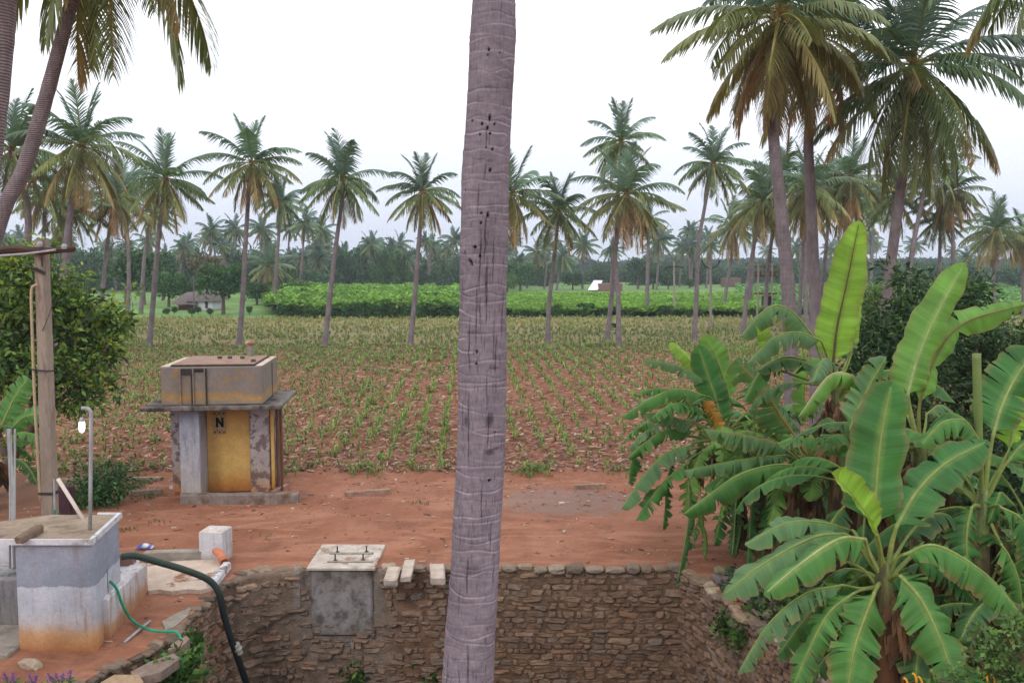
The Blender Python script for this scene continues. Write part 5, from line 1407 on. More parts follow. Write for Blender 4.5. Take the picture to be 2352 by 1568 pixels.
# small dark objects far off
for px, py, s, lab, nm, cat in [(1410, 752, (.5, .3, .28), 'small black heap between the feet of the crossed palms', 'dark_heap', 'heap')]:
    p = gr(px, py); m = MB(); m.lump((p.x, p.y, s[2] * .6), s, rngs, 2, .3, (.015, .015, .02)); o = m.build(nm, M['stone'], None, p); tag(o, lab, cat)
# ================================================================ broadleaf trees and shrubs
def leaf_cloud(seed, blobs, n, size, cols, aspect=.4, shell=.75, tips=None, droop=.2, clump=.0, nclump=0):
    """blobs: (cx,cy,cz,rx,ry,rz). Leaves sit in small clumps spread through and near the skin of the blobs."""
    g = np.random.default_rng(seed); P = []; C = []
    vol = np.array([b[3] * b[4] * b[5] for b in blobs]) ** .67; vol /= vol.sum()
    ctrs = []; light = []
    nclump = nclump or max(30, n // 26)
    for i in range(nclump):
        b = blobs[g.choice(len(blobs), p=vol)]
        d = g.normal(size=3); d /= np.linalg.norm(d); r = shell + (1.05 - shell) * g.random() if g.random() < .75 else g.random() ** .5 * shell
        ctrs.append((b[0] + d[0] * r * b[3], b[1] + d[1] * r * b[4], b[2] + d[2] * r * b[5])); light.append(g.uniform(.5, 1.5))
    ctrs = np.array(ctrs); light = np.array(light)
    k = g.integers(0, nclump, n); clump = clump or size * 2.2
    c = ctrs[k] + g.normal(size=(n, 3)) * clump * np.array([1, 1, .7])
    d = (c - ctrs[k]); d /= (np.linalg.norm(d, axis=1, keepdims=True) + 1e-6); d = d + g.normal(size=(n, 3)) * .45; d[:, 2] -= droop; d /= np.linalg.norm(d, axis=1, keepdims=True)
    s = np.cross(d, g.normal(size=(n, 3))); s /= np.linalg.norm(s, axis=1, keepdims=True)
    L = size * g.uniform(.6, 1.35, (n, 1)); w = L * aspect
    P = np.stack([c, c + d * L * .45 + s * w * .5, c + d * L, c + d * L * .45 - s * w * .5], 1)
    C = np.array(cols)[g.integers(0, len(cols), n)] * light[k][:, None] * g.uniform(.75, 1.25, (n, 1))
    if tips is not None:
        sprig = g.random(nclump) < tips[1] * 2.2; top = sprig[k] & (g.random(n) < .55) & (P[:, 2, 2] > ctrs[k][:, 2] - size * .3) ; C[top] = np.array(tips[0]) * g.uniform(.7, 1.2, (top.sum(), 1))
    return P, np.clip(C, 0, 1)
def tree(name, base, blobs, limbs, label, cat, seed, n, size, cols, group=None, mat='leaf', r0=.15, **k):
    root = empty(name, base, label, cat, group)
    m = MB()
    for pts, ra, rb in limbs:
        q = spline(pts, 12); m.tube(q, [ra + (rb - ra) * i / 11 for i in range(12)], 8)
    m.build('trunk', M['twig'], root, smooth=True)
    P, C = leaf_cloud(seed, blobs, n, size, cols, **k)
    quads_obj('crown', P, C, M[mat], root)
    return root
DARKG = [(.03, .075, .022), (.045, .10, .028), (.025, .06, .02), (.06, .12, .03)]
LIGHTG = [(.13, .225, .045), (.17, .265, .05), (.09, .165, .035), (.055, .105, .03), (.11, .195, .04)]
# big leafy tree at the left
Yt = 21.5
lt = lambda px, py, Y=Yt: at(px, py, Y)
def bl(px, py, rx, rz, Y, ry=None): p = at(px, py, Y); s = Y / F; return (p.x, p.y, p.z, rx * s, (ry or rx * .9) * s, rz * s)
b0 = gr(-45, 1150)
tree('leafy_tree', (b0.x, b0.y, 0), [bl(20, 720, 105, 110, 21), bl(120, 700, 90, 85, 21.5), bl(190, 745, 75, 65, 22), bl(245, 735, 44, 30, 22.3), bl(290, 742, 28, 15, 22.3), bl(60, 850, 100, 80, 21), bl(170, 820, 75, 70, 21.5), bl(235, 800, 45, 45, 22), bl(215, 890, 50, 35, 21.5), bl(-60, 800, 110, 150, 21.5), bl(50, 620, 60, 38, 21.5), bl(15, 595, 50, 40, 22), bl(-70, 620, 80, 60, 22), bl(318, 722, 14, 10, 22), bl(300, 668, 12, 10, 22), bl(205, 628, 26, 14, 22), bl(262, 745, 30, 20, 22), bl(90, 575, 20, 18, 22), bl(280, 835, 18, 14, 21.5), bl(160, 925, 30, 22, 21.5)],
     [([Vector((b0.x, b0.y, -.1)), lt(20, 1060), lt(70, 985), lt(115, 935)], .17, .10), ([lt(115, 935), lt(150, 908), lt(200, 870), lt(250, 790)], .09, .025), ([lt(70, 985), lt(80, 880), lt(60, 740), lt(40, 640)], .10, .03), ([lt(115, 935), lt(130, 830), lt(150, 720)], .07, .02), ([lt(20, 1060), lt(-40, 900), lt(-60, 750)], .11, .04), ([lt(80, 880), lt(160, 780), lt(220, 700)], .05, .015)],
     'broad leafy tree with yellowish leaf tips behind the concrete pole', 'tree', 51, 17000, .18, LIGHTG + DARKG[:2], aspect=.42, tips=((.27, .33, .05), .2), shell=.5, nclump=520, clump=.15)
# shrub by the pole
b1 = gr(228, 1158)
tree('shrub', (b1.x, b1.y, 0), [bl(225, 1125, 40, 32, b1.y), bl(258, 1105, 28, 24, b1.y), bl(200, 1140, 22, 22, b1.y), bl(240, 1085, 22, 18, b1.y)], [([Vector((b1.x, b1.y, -.05)), at(226, 1130, b1.y), at(235, 1095, b1.y)], .03, .01), ([Vector((b1.x + .05, b1.y, -.05)), at(215, 1135, b1.y)], .02, .01)],
     'round dark green shrub between the switch box and pump house', 'shrub', 52, 3600, .10, [(.03, .085, .03), (.04, .11, .035), (.06, .14, .04)], aspect=.4)
# dark leafy bushes behind the bananas at right
for i, (foot, blobs, lab, n, tip) in enumerate([
    (((2085, 1010)), [(2060, 800, 90, 80), (2110, 700, 60, 50), (2010, 760, 60, 45), (2080, 880, 100, 70), (1990, 850, 50, 60), (2150, 780, 60, 80), (2060, 640, 40, 22), (2030, 985, 90, 80), (2120, 1060, 110, 90)], 'dense dark leafy bush between the two tall upright banana leaves', 15000, .06),
    (((2255, 1010)), [(2240, 720, 55, 60), (2270, 800, 60, 60), (2200, 860, 70, 80), (2190, 680, 40, 40), (2290, 900, 80, 70), (2230, 650, 28, 22), (2210, 1010, 110, 90), (2310, 1080, 110, 100)], 'dark bush behind the steep right banana leaf', 14000, .06),
    (((2400, 1000)), [(2370, 860, 60, 70), (2350, 780, 40, 30), (2400, 960, 80, 80)], 'lower bush at the right edge behind the bananas', 6000, .12)]):
    Yb = 17.5 + i * .8; f = at(foot[0], foot[1], Yb); s = Yb / F
    bb = [bl(x, y, rx, rz, Yb + .3 * (k % 3)) for k, (x, y, rx, rz) in enumerate(blobs)]
    fz = Vector((f.x, Yb, 0)); tops = [Vector(b[:3]) for b in bb[:3]]
    tree('leafy_bush', (f.x, Yb, 0), bb, [([fz - Vector((0, 0, .1)), fz + Vector((0, 0, 1.0)), t], .08, .02) for t in tops], lab, 'bush', 60 + i, n, .14, [(.022, .06, .022), (.03, .08, .028), (.018, .045, .018), (.045, .10, .03)], aspect=.36, tips=((.14, .2, .05), tip), shell=.65, nclump=700, clump=.15)
# small light bush tops beyond them
b = gr(1990, 745); tree('leafy_bush', (b.x, b.y * .45, 0), [bl(2000, 700, 45, 26, b.y * .45), bl(2060, 705, 40, 22, b.y * .45)], [([Vector((b.x, b.y * .45, 0)), at(2010, 720, b.y * .45)], .06, .02)], 'light green loose bush behind the broad right palm trunk', 'bush', 71, 5000, .2, [(.12, .2, .06), (.16, .24, .07), (.09, .16, .045)], aspect=.35)

# ---- far broadleaf trees, a few shared crowns
def far_crown(seed, cols, n=2600):
    g = random.Random(seed); blobs = [(0, 0, .55, .75, .75, .5)]
    for _ in range(9):
        a = g.uniform(0, 6.28); r = g.uniform(.3, .62); blobs.append((math.cos(a) * r, math.sin(a) * r, g.uniform(.35, .95), g.uniform(.25, .42), g.uniform(.25, .42), g.uniform(.2, .36)))
    P, C = leaf_cloud(seed, blobs, n, .13, cols, aspect=.6, shell=.55, nclump=180, clump=.085, droop=0)
    return np_mesh('crown', P.reshape(-1, 3), np.arange(len(P) * 4).reshape(-1, 4), np.repeat(C, 4, axis=0))
FC = [far_crown(1, [(.045, .10, .035), (.06, .125, .04), (.036, .08, .032), (.075, .14, .04)]), far_crown(2, [(.05, .12, .04), (.07, .16, .05), (.04, .10, .035)]), far_crown(3, [(.14, .12, .075), (.12, .13, .07), (.17, .14, .09)]), far_crown(4, [(.05, .10, .055), (.065, .125, .065)]), far_crown(5, [(.10, .2, .05), (.13, .24, .06), (.08, .16, .045)])]
def far_tree(px, base_y, top_y, r, kind, label, group=None, Y=None, low=False):
    b = gr(px, base_y) if Y is None else Vector((at(px, 640, Y).x, Y, 0)); Yb = b.y
    top = at(px, top_y, Yb).z; rr = r * Yb / F
    root = empty('tree', b, label, 'tree', group)
    h = max(.8, min(top * .75, rr * 1.6)) if not low else top * 1.0; s = h / 1.15; z0 = top - h
    m = MB(); m.tube([(b.x, Yb, -.1), (b.x + .1, Yb, z0 + h * .45)], [.06 * h + .05, .03 * h], 6); m.build('trunk', M['twig'], root)
    c = link('crown', FC[kind], M['farleaf'], root); c.location = (0, 0, z0 - .1 * s); c.scale = (rr * 1.3, rr * 1.3, s); c.rotation_euler = (0, 0, px)
far_tree(513, 722, 602, 46, 1, 'round green tree right beside the thatched hut')
far_tree(478, 690, 578, 40, 2, 'greyish brown thin crowned tree behind the thatched hut')
far_tree(445, 695, 640, 34, 0, 'dark bushy tree directly behind the hut roof')
far_tree(388, 705, 622, 36, 1, 'bushy tree left of the thatched hut')
far_tree(330, 700, 560, 50, 0, 'large dark tree behind the leftmost row palm')
far_tree(375, 690, 575, 34, 3, 'bluish dark tree between leftmost row palm and hut')
far_tree(290, 700, 580, 40, 0, 'dark tree behind the leafy tree, left of the first row palm')
far_tree(590, 700, 640, 28, 0, 'dark low tree right of the second row palm')
far_tree(655, 694, 650, 26, 0, 'dark bushy tree at the left corner of the crop')
far_tree(683, 690, 640, 30, 4, 'light green banana like clump left of the third row palm')
far_tree(1195, 668, 600, 32, 1, 'mid green round tree just right of the big trunk')
far_tree(1165, 672, 625, 22, 4, 'light green bush at the right side of the big trunk')
far_tree(1315, 666, 622, 24, 0, 'dark tree left of the bright roofed shed')
far_tree(1465, 664, 588, 30, 3, 'dark blue-green tree beside the very dark palm trunk')
far_tree(1500, 664, 612, 24, 0, 'dark tree between the dark palm and thin pole')
far_tree(1535, 664, 620, 22, 0, 'lower dark tree left of the thin pole')
far_tree(1583, 662, 638, 22, 0, 'low dark bush right of the thin pole')
far_tree(2340, 668, 610, 40, 3, 'blue-green bush at the right edge horizon')
far_tree(2215, 664, 600, 30, 3, 'dark tree left of the solitary far palm')
far_tree(100, 690, 580, 50, 0, 'tall dark tree behind the concrete pole')
g = random.Random(99)
for i in range(150):
    px = -30 + 1230 * (i + g.random()) / 95 if i < 95 else 1200 + 1180 * (i - 95 + g.random()) / 55; Y = g.uniform(176, 250) if px < 1180 else g.uniform(235, 340); k = g.choice([0, 1, 3, 3, 0, 3])
    top = g.uniform(560, 625) if px < 1180 else g.uniform(590, 628)
    far_tree(px, 0, top, g.uniform(22, 38), k, 'dark rounded tree of the far treeline', 'trees of the far treeline', Y, True)
# saplings on the green plot
for i, (px, lab) in enumerate([(382, 'leftmost sapling on the green plot'), (400, 'second sapling from the left on the green plot'), (440, 'sapling left of the hut pole'), (455, 'sapling right of the hut pole'), (484, 'sapling before the white hut wall'), (573, 'faint sapling right of the second row palm')]):
    b = gr(px, 727 - (i % 2) * 4); r = empty('sapling', b, lab, 'sapling')
    m = MB(); m.tube([(b.x, b.y, 0), (b.x, b.y, .6)], .035, 5); m.build('trunk', M['twig'], r)
    c = link('crown', FC[0 if i < 5 else 1], M['farleaf'], r); c.location = (0, 0, .25); c.scale = (.5, .5, .62); c.rotation_euler = (0, 0, i)
# hedge bushes along the right crop front
for i, (px, w, h) in enumerate([(1275, 22, 1.7), (1330, 16, 1.3), (1190, 26, 1.1), (1228, 16, .9), (1445, 18, 1.1), (1525, 24, 1.5), (1580, 22, 1.0), (1385, 14, .9), (1720, 22, 1.0)]):
    b = gr(px, 728); r = empty('low_bush', b, ['bushiest dark shrub beside the pinkish trunked palm', 'dark shrub midway between pinkish palm and crossed palms', 'low dark shrub right of the big trunk', 'small dark shrub left of the pinkish palm', 'dark shrub just right of the crossed palms', 'dark shrub right of the very dark trunk', 'low shrub left of the slender palm', 'smallest shrub left of the crossed palms', 'shrub at the foot of the transformer palms'][i], 'shrub')
    c = link('foliage', FC[0], M['farleaf'], r); c.location = (0, 0, -.25 * h); c.scale = (w * b.y / F, w * b.y / F, h); c.rotation_euler = (0, 0, i)
# the far wood: one mass nobody could count
def far_wood():
    g = np.random.default_rng(4); n = 46000; x = g.uniform(-330, 330, n); y = g.uniform(430, 520, n)
    top = np.array([8.5 + 3.5 * noise.noise(Vector((a * .03, 1, 0))) + 2.2 * noise.noise(Vector((a * .12, 5, 0))) + 1.0 * noise.noise(Vector((a * .5, 9, 0))) for a in x])
    z = top * g.random(n) ** .6; c = np.stack([x, y, z], 1)
    d = g.normal(size=(n, 3)); d /= np.linalg.norm(d, axis=1, keepdims=True); s = np.cross(d, g.normal(size=(n, 3))); s /= np.linalg.norm(s, axis=1, keepdims=True); L = g.uniform(.7, 1.9, (n, 1))
    P = np.stack([c - d * L, c + s * L * .6, c + d * L, c - s * L * .6], 1)
    C = np.array([(.035, .075, .045), (.05, .095, .05), (.03, .06, .045)])[g.integers(0, 3, n)] * g.uniform(.7, 1.3, (n, 1))
    o = quads_obj('far_wood', P, C, M['farleaf']); tag(o, 'distant dark wood closing the view along the horizon', 'wood', kind='stuff')
far_wood()

# ---- foreground: purple flowers and the small-leaved shrub
fm = attrmat('flower_petals', .2, 5, .6, 0, trans=.2)
for i, (pxs, lab) in enumerate([([5, 26], 'purple flowering sprig at the extreme lower left corner'), ([62, 78], 'low purple flower sprig between the two taller ones'), ([105, 122, 140, 158], 'purple flowering sprig, rightmost in the lower left corner')]):
    Yf = 10.7; b = at(sum(pxs) / len(pxs), 1560, Yf); root = empty('flowering_plant', (b.x, Yf, 0), lab, 'flowering plant'); g_ = random.Random(i)
    m = MB(); P, C = [], []; PP, CC = [], []
    for px in pxs:
        top = at(px + 5, 1541 + (9 if i == 1 else 0) + g_.uniform(-3, 6), Yf); foot = Vector((b.x + g_.uniform(-.05, .05), Yf, 0)); st = spline([foot, foot.lerp(top, .6) + Vector((.02, 0, .03)), top], 8); m.tube(st, .006, 5)
        for k in range(60):
            s = .15 + .6 * g_.random(); c = foot.lerp(top, s) + Vector((g_.gauss(0, .03), g_.gauss(0, .03), 0)); p, cc = weed_quads(g_, 1, c, .07, LIGHTG, (.01, .01, .01)); P.append(p); C.append(cc)
        for k in range(70):
            s = .76 + .24 * g_.random(); w = .02 * (1.05 - s) * 4 + .004; c = foot.lerp(top, s) + Vector((g_.gauss(0, w), g_.gauss(0, w), 0)); p, cc = weed_quads(g_, 1, c, .02, [(.18, .06, .38), (.25, .09, .5), (.13, .045, .3)], (.003, .003, .003)); PP.append(p); CC.append(cc)
    m.build('stem', M['twig'], root)
    quads_obj('foliage', np.concatenate(P), np.concatenate(C), M['leaf'], root)
    quads_obj('flower_spikes', np.concatenate(PP), np.concatenate(CC), fm, root)
Ys = 6.6
bb = [bl(2290, 1500, 60, 45, Ys), bl(2340, 1440, 30, 45, Ys), bl(2210, 1560, 45, 30, Ys), bl(2330, 1570, 70, 40, Ys), bl(2250, 1450, 26, 16, Ys), bl(2190, 1600, 60, 30, Ys), bl(2290, 1640, 110, 40, Ys)]
f = at(2290, 1568, Ys); fz = Vector((f.x + .1, Ys, 0))
root = tree('small_leaved_shrub', (f.x, Ys, 0), bb, [([fz, fz + Vector((0, 0, 1.6)), at(2290, 1560, Ys), at(2230, 1500, Ys), at(2250, 1440, Ys)], .02, .003), ([fz + Vector((0, 0, 1.6)), at(2330, 1560, Ys), at(2345, 1430, Ys)], .015, .003), ([fz + Vector((0, 0, 1.5)), at(2260, 1600, Ys), at(2150, 1560, Ys)], .014, .003), ([at(2290, 1560, Ys), at(2330, 1500, Ys), at(2350, 1450, Ys)], .01, .003)],
            'small leaved shrub with curled yellow flowers in the lower right corner', 'shrub', 81, 2600, .055, [(.07, .14, .035), (.10, .19, .045), (.045, .09, .03)], aspect=.5, shell=.3, nclump=240, clump=.045)
for px, py in [(2105, 1552), (2118, 1560), (2085, 1563), (2285, 1555), (2268, 1550)]:
    m = MB(); a = at(px, py + 14, Ys); m.tube(spline([a, at(px - 1, py + 3, Ys), at(px - 7, py - 7, Ys), at(px - 10, py - 4, Ys)], 8), [.009, .009, .008, .008, .007, .006, .005, .003], 6)
    m.c = [(.75, .38, .03)] * len(m.v); m.build('flower', fm, root, smooth=True)
# ================================================================ banana plants
def banana_mat():
    t = NT('banana_leaf')
    uv = t.n('TexCoord').outputs['UV']
    v1 = t.n('Mapping', {'Vector': uv, 'Scale': (11, .35, 1)}).outputs[0]; v2 = t.n('Mapping', {'Vector': uv, 'Scale': (70, .5, 1)}).outputs[0]
    a = t.noise(v1, 1.0, 4, .6); b = t.noise(v2, 1.0, 3, .6); o = t.noise(t.coords(), 2.2, 5, .6)
    col = t.mix(1.0, t.attr(), t.ramp(a, [(.3, (.78, .80, .82)), (.7, (1.2, 1.18, 1.15))]), 'MULTIPLY')
    col = t.mix(.6, col, t.ramp(b, [(.3, (.82, .82, .82)), (.7, (1.15, 1.15, 1.15))]), 'MULTIPLY')
    col = t.mix(.6, col, t.ramp(o, [(.3, (.75, .78, .8)), (.7, (1.2, 1.18, 1.1))]), 'MULTIPLY')
    return t.finish(col, .58, t.math('ADD', a, t.math('MULTIPLY', b, .35)), .5, bdist=.02, spec=.28, trans=.30)
M['banana'] = banana_mat()
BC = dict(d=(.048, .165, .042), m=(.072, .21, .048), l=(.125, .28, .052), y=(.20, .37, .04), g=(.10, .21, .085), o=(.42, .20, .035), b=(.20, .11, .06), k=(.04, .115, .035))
NV = dict(c=Vector((0, -1, .25)), u=Vector((0, -.45, 1)), U=Vector((0, 0, 1)), r=Vector((.7, -.7, .35)), l=Vector((-.7, -.7, .35)), R=Vector((.8, -.3, .8)), L=Vector((-.8, -.3, .8)))
RIB = (.26, .34, .10)
def banana_leaf(parent, pet, blade, W, N, fold=20, tear=.2, col='m', seed=0, name='leaf', rib=None, curl=0.0, one=None):
    """pet, blade: world points (petiole may be empty); W full width in metres; N surface normal hint"""
    g = random.Random(seed * 7 + 3); NS = 46
    rib = rib or RIB
    pts = spline(blade, NS); L = sum((pts[i + 1] - pts[i]).length for i in range(NS - 1))
    c0 = Vector(BC[col] if isinstance(col, str) else col)
    V, Fq, C, UV = [], [], [], []
    N = NV[N] if isinstance(N, str) else N
    frames = []
    for i in range(NS):
        t = (pts[min(i + 1, NS - 1)] - pts[max(0, i - 1)]).normalized()
        n = N - t * N.dot(t); n = n.normalized() if n.length > .05 else t.orthogonal().normalized()
        frames.append((t, n, n.cross(t)))
    K = 5
    def prof(s): return max(.0, min(1, (s + .01) / .11)) ** .55 * max(0.0, 1 - s ** 6.5) ** .55
    for sg in (-1, 1):
        if one is not None and sg == -one: continue
        i = 0; ph = g.uniform(0, 6.3); ph2 = g.uniform(0, 6.3)
        while i < NS - 1:
            if g.random() < tear: ln = g.choice([1, 1, 2, 2, 3])
            else: ln = g.randint(5, 16) if tear < .5 else g.randint(2, 5)
            j = min(NS - 1, i + ln)
            torn = tear > 0.02
            dj = g.gauss(0, 15) * min(1, tear * 2.5); lj = 1 - (g.random() ** 2) * .18 * min(1, tear * 2); sh = g.gauss(0, .05) * tear; tw = g.gauss(0, .35) * tear
            colj = g.uniform(.85, 1.15); brown = g.random() ** 2 * (.4 + tear)
            base = len(V)
            for q in range(i, j + 1):
                s = q / (NS - 1); t, n, sd = frames[q]
                w = W / 2 * prof(s) * lj * (1 + .045 * math.sin(s * 23 + ph) + .03 * math.sin(s * 51 + ph2)); gap = 0
                fj = (q - i) / max(1, j - i)
                for k in range(K):
                    v = k / (K - 1)
                    an = R(fold + dj * v + curl * v) * (.55 + .75 * v) + R(6) * math.sin(s * 17 + ph + v)
                    pos = pts[q] + (sd * sg * math.cos(an) - n * math.sin(an)) * (w * v)
                    pos += n * (.010 * math.sin(s * 60 + ph) * v) + t * (v * W * (.12 + sh + tw * (fj - .5) * .3))
                    if torn and v > .3:      # gap opens towards the margin
                        pos += t * ((.5 - fj) * (j - i) * (v - .22) * L / (NS - 1) * (.25 + .35 * tear))
                    # weak gravity on hanging strips
                    pos.z -= tear * .28 * w * v * v * (1 - abs(n.z) * .2)
                    V.append(pos); UV.append((s * L, sg * v))
                    cc = c0 * colj * (1 + .06 * math.sin(s * 40 + ph))
                    if v > .97: cc = cc.lerp(Vector((.24, .17, .08)), min(.95, .35 + brown))
                    elif v > .7: cc = cc.lerp(Vector((.17, .20, .06)), brown * .25)
                    if v == 0: cc = cc.lerp(Vector(rib), .5)
                    C.append(tuple(cc))
            for q in range(j - i):
                for k in range(K - 1):
                    a = base + q * K + k
                    Fq.append((a, a + 1, a + K + 1, a + K))
            i = j
    # midrib and petiole
    whole = (spline(list(pet) + [blade[0]], 14)[:-1] if pet else []) + pts
    npet = len(whole) - NS; prev = None; base = len(V); S = 6
    for i, p in enumerate(whole):
        t = (whole[min(i + 1, len(whole) - 1)] - whole[max(0, i - 1)]).normalized()
        a = N - t * N.dot(t); a = a.normalized() if a.length > .05 else t.orthogonal().normalized(); b = a.cross(t)
        if i < npet: r = .034 - .016 * i / max(1, npet)
        else: r = .0175 * (1 - (i - npet) / NS) + .0035
        r *= max(.6, min(1.15, W / .5))
        for k in range(S):
            an = 2 * math.pi * k / S; V.append(p + (a * math.cos(an) * .75 + b * math.sin(an)) * r); UV.append((i * .02, 0))
            cc = Vector(rib) if i >= npet else Vector(rib).lerp(Vector((.22, .26, .07)), .5)
            C.append(tuple(cc))
    for i in range(len(whole) - 1):
        for k in range(S): l = (k + 1) % S; Fq.append((base + i * S + k, base + i * S + l, base + (i + 1) * S + l, base + (i + 1) * S + k))
    off = BASE[parent.name]
    A = np.array([tuple(v) for v in V]) - np.array(off)
    me = np_mesh(name, A, Fq, C, True, UV)
    return link(name, me, M['banana'], parent)
stemmat = zmat('banana_stem', 0, 2.4, [(0, (.07, .035, .02)), (.5, (.12, .06, .03)), (.85, (.16, .15, .06)), (1, (.18, .24, .08))], .3, 3, (.045, .028, .02), (.45, .6))
def dead_leaf(parent, top, bottom, w, seed, col=(.16, .09, .05)):
    g = random.Random(seed); P, C = [], []; pts = spline([top, top.lerp(bottom, .3) + Vector((g.uniform(-.12, .12), g.uniform(-.1, .1), .03)), bottom], 16)
    for i in range(15):
        for sg in (-1, 1):
            for _ in range(2):
                a, b = pts[i], pts[i + 1]; az = g.uniform(0, 6.28); o = Vector((math.cos(az), math.sin(az), -.6)) * w * g.uniform(.3, 1) * math.sin(math.pi * (i + 1.5) / 17)
                cc = Vector(col) * g.uniform(.5, 1.5); P.append([a, b, b + o + Vector((0, 0, -.1)), a + o]); C.append(tuple(cc))
    return quads_obj('dead_leaf', P, C, M['leaf'], parent)
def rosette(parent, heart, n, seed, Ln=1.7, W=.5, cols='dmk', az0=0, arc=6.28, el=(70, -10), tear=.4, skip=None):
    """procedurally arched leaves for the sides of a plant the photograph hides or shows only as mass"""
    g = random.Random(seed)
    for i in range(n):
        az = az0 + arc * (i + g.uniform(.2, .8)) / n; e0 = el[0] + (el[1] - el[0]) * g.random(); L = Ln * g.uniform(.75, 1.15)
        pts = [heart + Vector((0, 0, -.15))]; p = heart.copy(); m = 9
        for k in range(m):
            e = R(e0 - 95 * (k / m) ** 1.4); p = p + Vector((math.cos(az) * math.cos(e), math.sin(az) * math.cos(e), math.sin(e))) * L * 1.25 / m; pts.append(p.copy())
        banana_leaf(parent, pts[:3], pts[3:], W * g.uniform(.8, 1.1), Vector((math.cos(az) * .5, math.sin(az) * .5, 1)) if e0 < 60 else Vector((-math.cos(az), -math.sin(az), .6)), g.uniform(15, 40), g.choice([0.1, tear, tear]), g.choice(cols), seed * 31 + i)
# depth of the plants that must root beyond the well wall
NEWY = {5: 17.0, 4: 15.2, 8: 16.4, 12: 17.6, 3: 14.2}
FDX = {5: .55}
def banana(heart_px, Y, label, leaves, stem_r=.12, foot_dx=0.0, ros=None, dead=0, seed=0, foot_z=0.0):
    dY = NEWY.get(seed, Y) - Y; Y += dY
    foot_dx = FDX.get(seed, foot_dx); h = at(heart_px[0], heart_px[1], Y)
    root = empty('banana_plant', (h.x + foot_dx, Y, foot_z), label, 'banana plant', 'banana plants beside the well')
    f = Vector((h.x + foot_dx, Y, foot_z - .1)); m = MB()
    q = spline([f, f.lerp(h, .5) + Vector((foot_dx * .1, 0, 0)), h - Vector((0, 0, .1)), h + Vector((0, 0, .22))], 16)
    m.tube(q, [stem_r * (1.25 - .7 * i / 15) for i in range(16)], 14); m.build('stem', stemmat, root, smooth=True)
    for i, L in enumerate(leaves):
        pet, bl_, Ya, Yb, W, N, fold, tear, col = L[:9]; Ya += dY; Yb += dY; kw = L[9] if len(L) > 9 else {}
        tot = len(pet) + len(bl_); pp = list(pet) + list(bl_)
        wp = [at(x, y, Y + (Ya - Y) * (k / max(1, len(pet))) if k < len(pet) else Ya + (Yb - Ya) * (k - len(pet)) / max(1, len(bl_) - 1)) for k, (x, y) in enumerate(pp)]
        banana_leaf(root, wp[:len(pet)], wp[len(pet):], W * ((Ya + Yb) / 2) / F, N, fold, tear, col, seed * 50 + i, **kw)
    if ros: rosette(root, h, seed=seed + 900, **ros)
    g = random.Random(seed + 5)
    for i in range(dead):
        az = g.uniform(0, 6.28); t = h + Vector((math.cos(az) * .15, math.sin(az) * .15, -.1)); dead_leaf(root, t, t + Vector((math.cos(az) * g.uniform(.15, .6), math.sin(az) * g.uniform(.15, .6), -g.uniform(.7, 1.5))), g.uniform(.08, .2), seed * 9 + i, g.choice([(.17, .09, .05), (.12, .08, .045), (.22, .13, .07)]))
    return root

# widths below are in frame pixels; (petiole px, blade px, depth at blade base, depth at tip, width, normal, fold, tear, colour)
banana((2030, 1335), 9.4, 'front banana plant with broad upright central leaf and yellow folded leaf', [
 ([(2030, 1320), (2018, 1250)], [(2008, 1205), (2012, 1120), (2024, 1000), (2046, 888)], 9.35, 9.6, 140, 'c', 10, .02, 'd'),
 ([(2028, 1320), (2022, 1260)], [(2012, 1225), (1985, 1175), (1952, 1130), (1915, 1092)], 9.2, 9.0, 92, 'r', -25, .02, 'y', dict(rib=(.22, .26, .05))),
 ([(2038, 1320), (2048, 1250)], [(2060, 1207), (2105, 1130), (2170, 1065), (2262, 1015)], 9.4, 9.9, 118, 'l', 16, .06, 'd'),
 ([(2022, 1320), (1998, 1270)], [(1988, 1237), (1930, 1236), (1850, 1285), (1762, 1358)], 9.3, 8.9, 112, 'u', 34, .03, 'm', dict(rib=(.42, .48, .2))),
 ([(2015, 1310), (1960, 1240)], [(1940, 1225), (1870, 1233), (1760, 1290), (1665, 1362)], 9.6, 9.3, 105, 'u', 28, .08, 'g'),
 ([(2015, 1310), (1965, 1225)], [(1955, 1218), (1895, 1200), (1810, 1200), (1712, 1250)], 9.9, 9.7, 80, 'u', 25, .18, 'g'),
 ([(2040, 1325), (2060, 1285)], [(2078, 1272), (2151, 1252), (2265, 1318), (2350, 1415)], 9.2, 8.9, 112, 'u', 30, .55, 'm'),
 ([(2040, 1335), (2055, 1322)], [(2068, 1322), (2112, 1372), (2150, 1445), (2188, 1545)], 9.0, 8.5, 132, 'c', 14, .38, 'm'),
 ([(2022, 1340), (2016, 1345)], [(2008, 1362), (1982, 1429), (1961, 1495), (1946, 1590)], 9.0, 8.6, 128, 'c', 14, .45, 'm'),
 ([(2018, 1345), (1978, 1350)], [(1935, 1342), (1850, 1362), (1765, 1432), (1700, 1535)], 9.3, 9.0, 84, 'L', 40, .55, 'g'),
 ([(2018, 1348), (1985, 1352)], [(1960, 1362), (1905, 1405), (1863, 1479), (1820, 1580)], 9.1, 8.8, 96, 'l', 26, .55, 'm'),
 ([(2045, 1325), (2095, 1275)], [(2105, 1270), (2175, 1310), (2240, 1380), (2290, 1470)], 9.8, 10.0, 90, 'u', 35, .5, 'd'),
 ([(2040, 1340), (2050, 1370)], [(2055, 1380), (2075, 1440), (2080, 1500), (2075, 1590)], 9.6, 9.7, 90, 'c', 30, .5, 'k'),
 ([(2025, 1330), (1990, 1320)], [(1965, 1330), (1900, 1370), (1850, 1420), (1790, 1500)], 9.9, 10.0, 90, 'l', 30, .5, 'd'),
], .12, .12, dict(n=4, az0=.4, arc=2.3, Ln=1.5, W=.45), 5, 1)
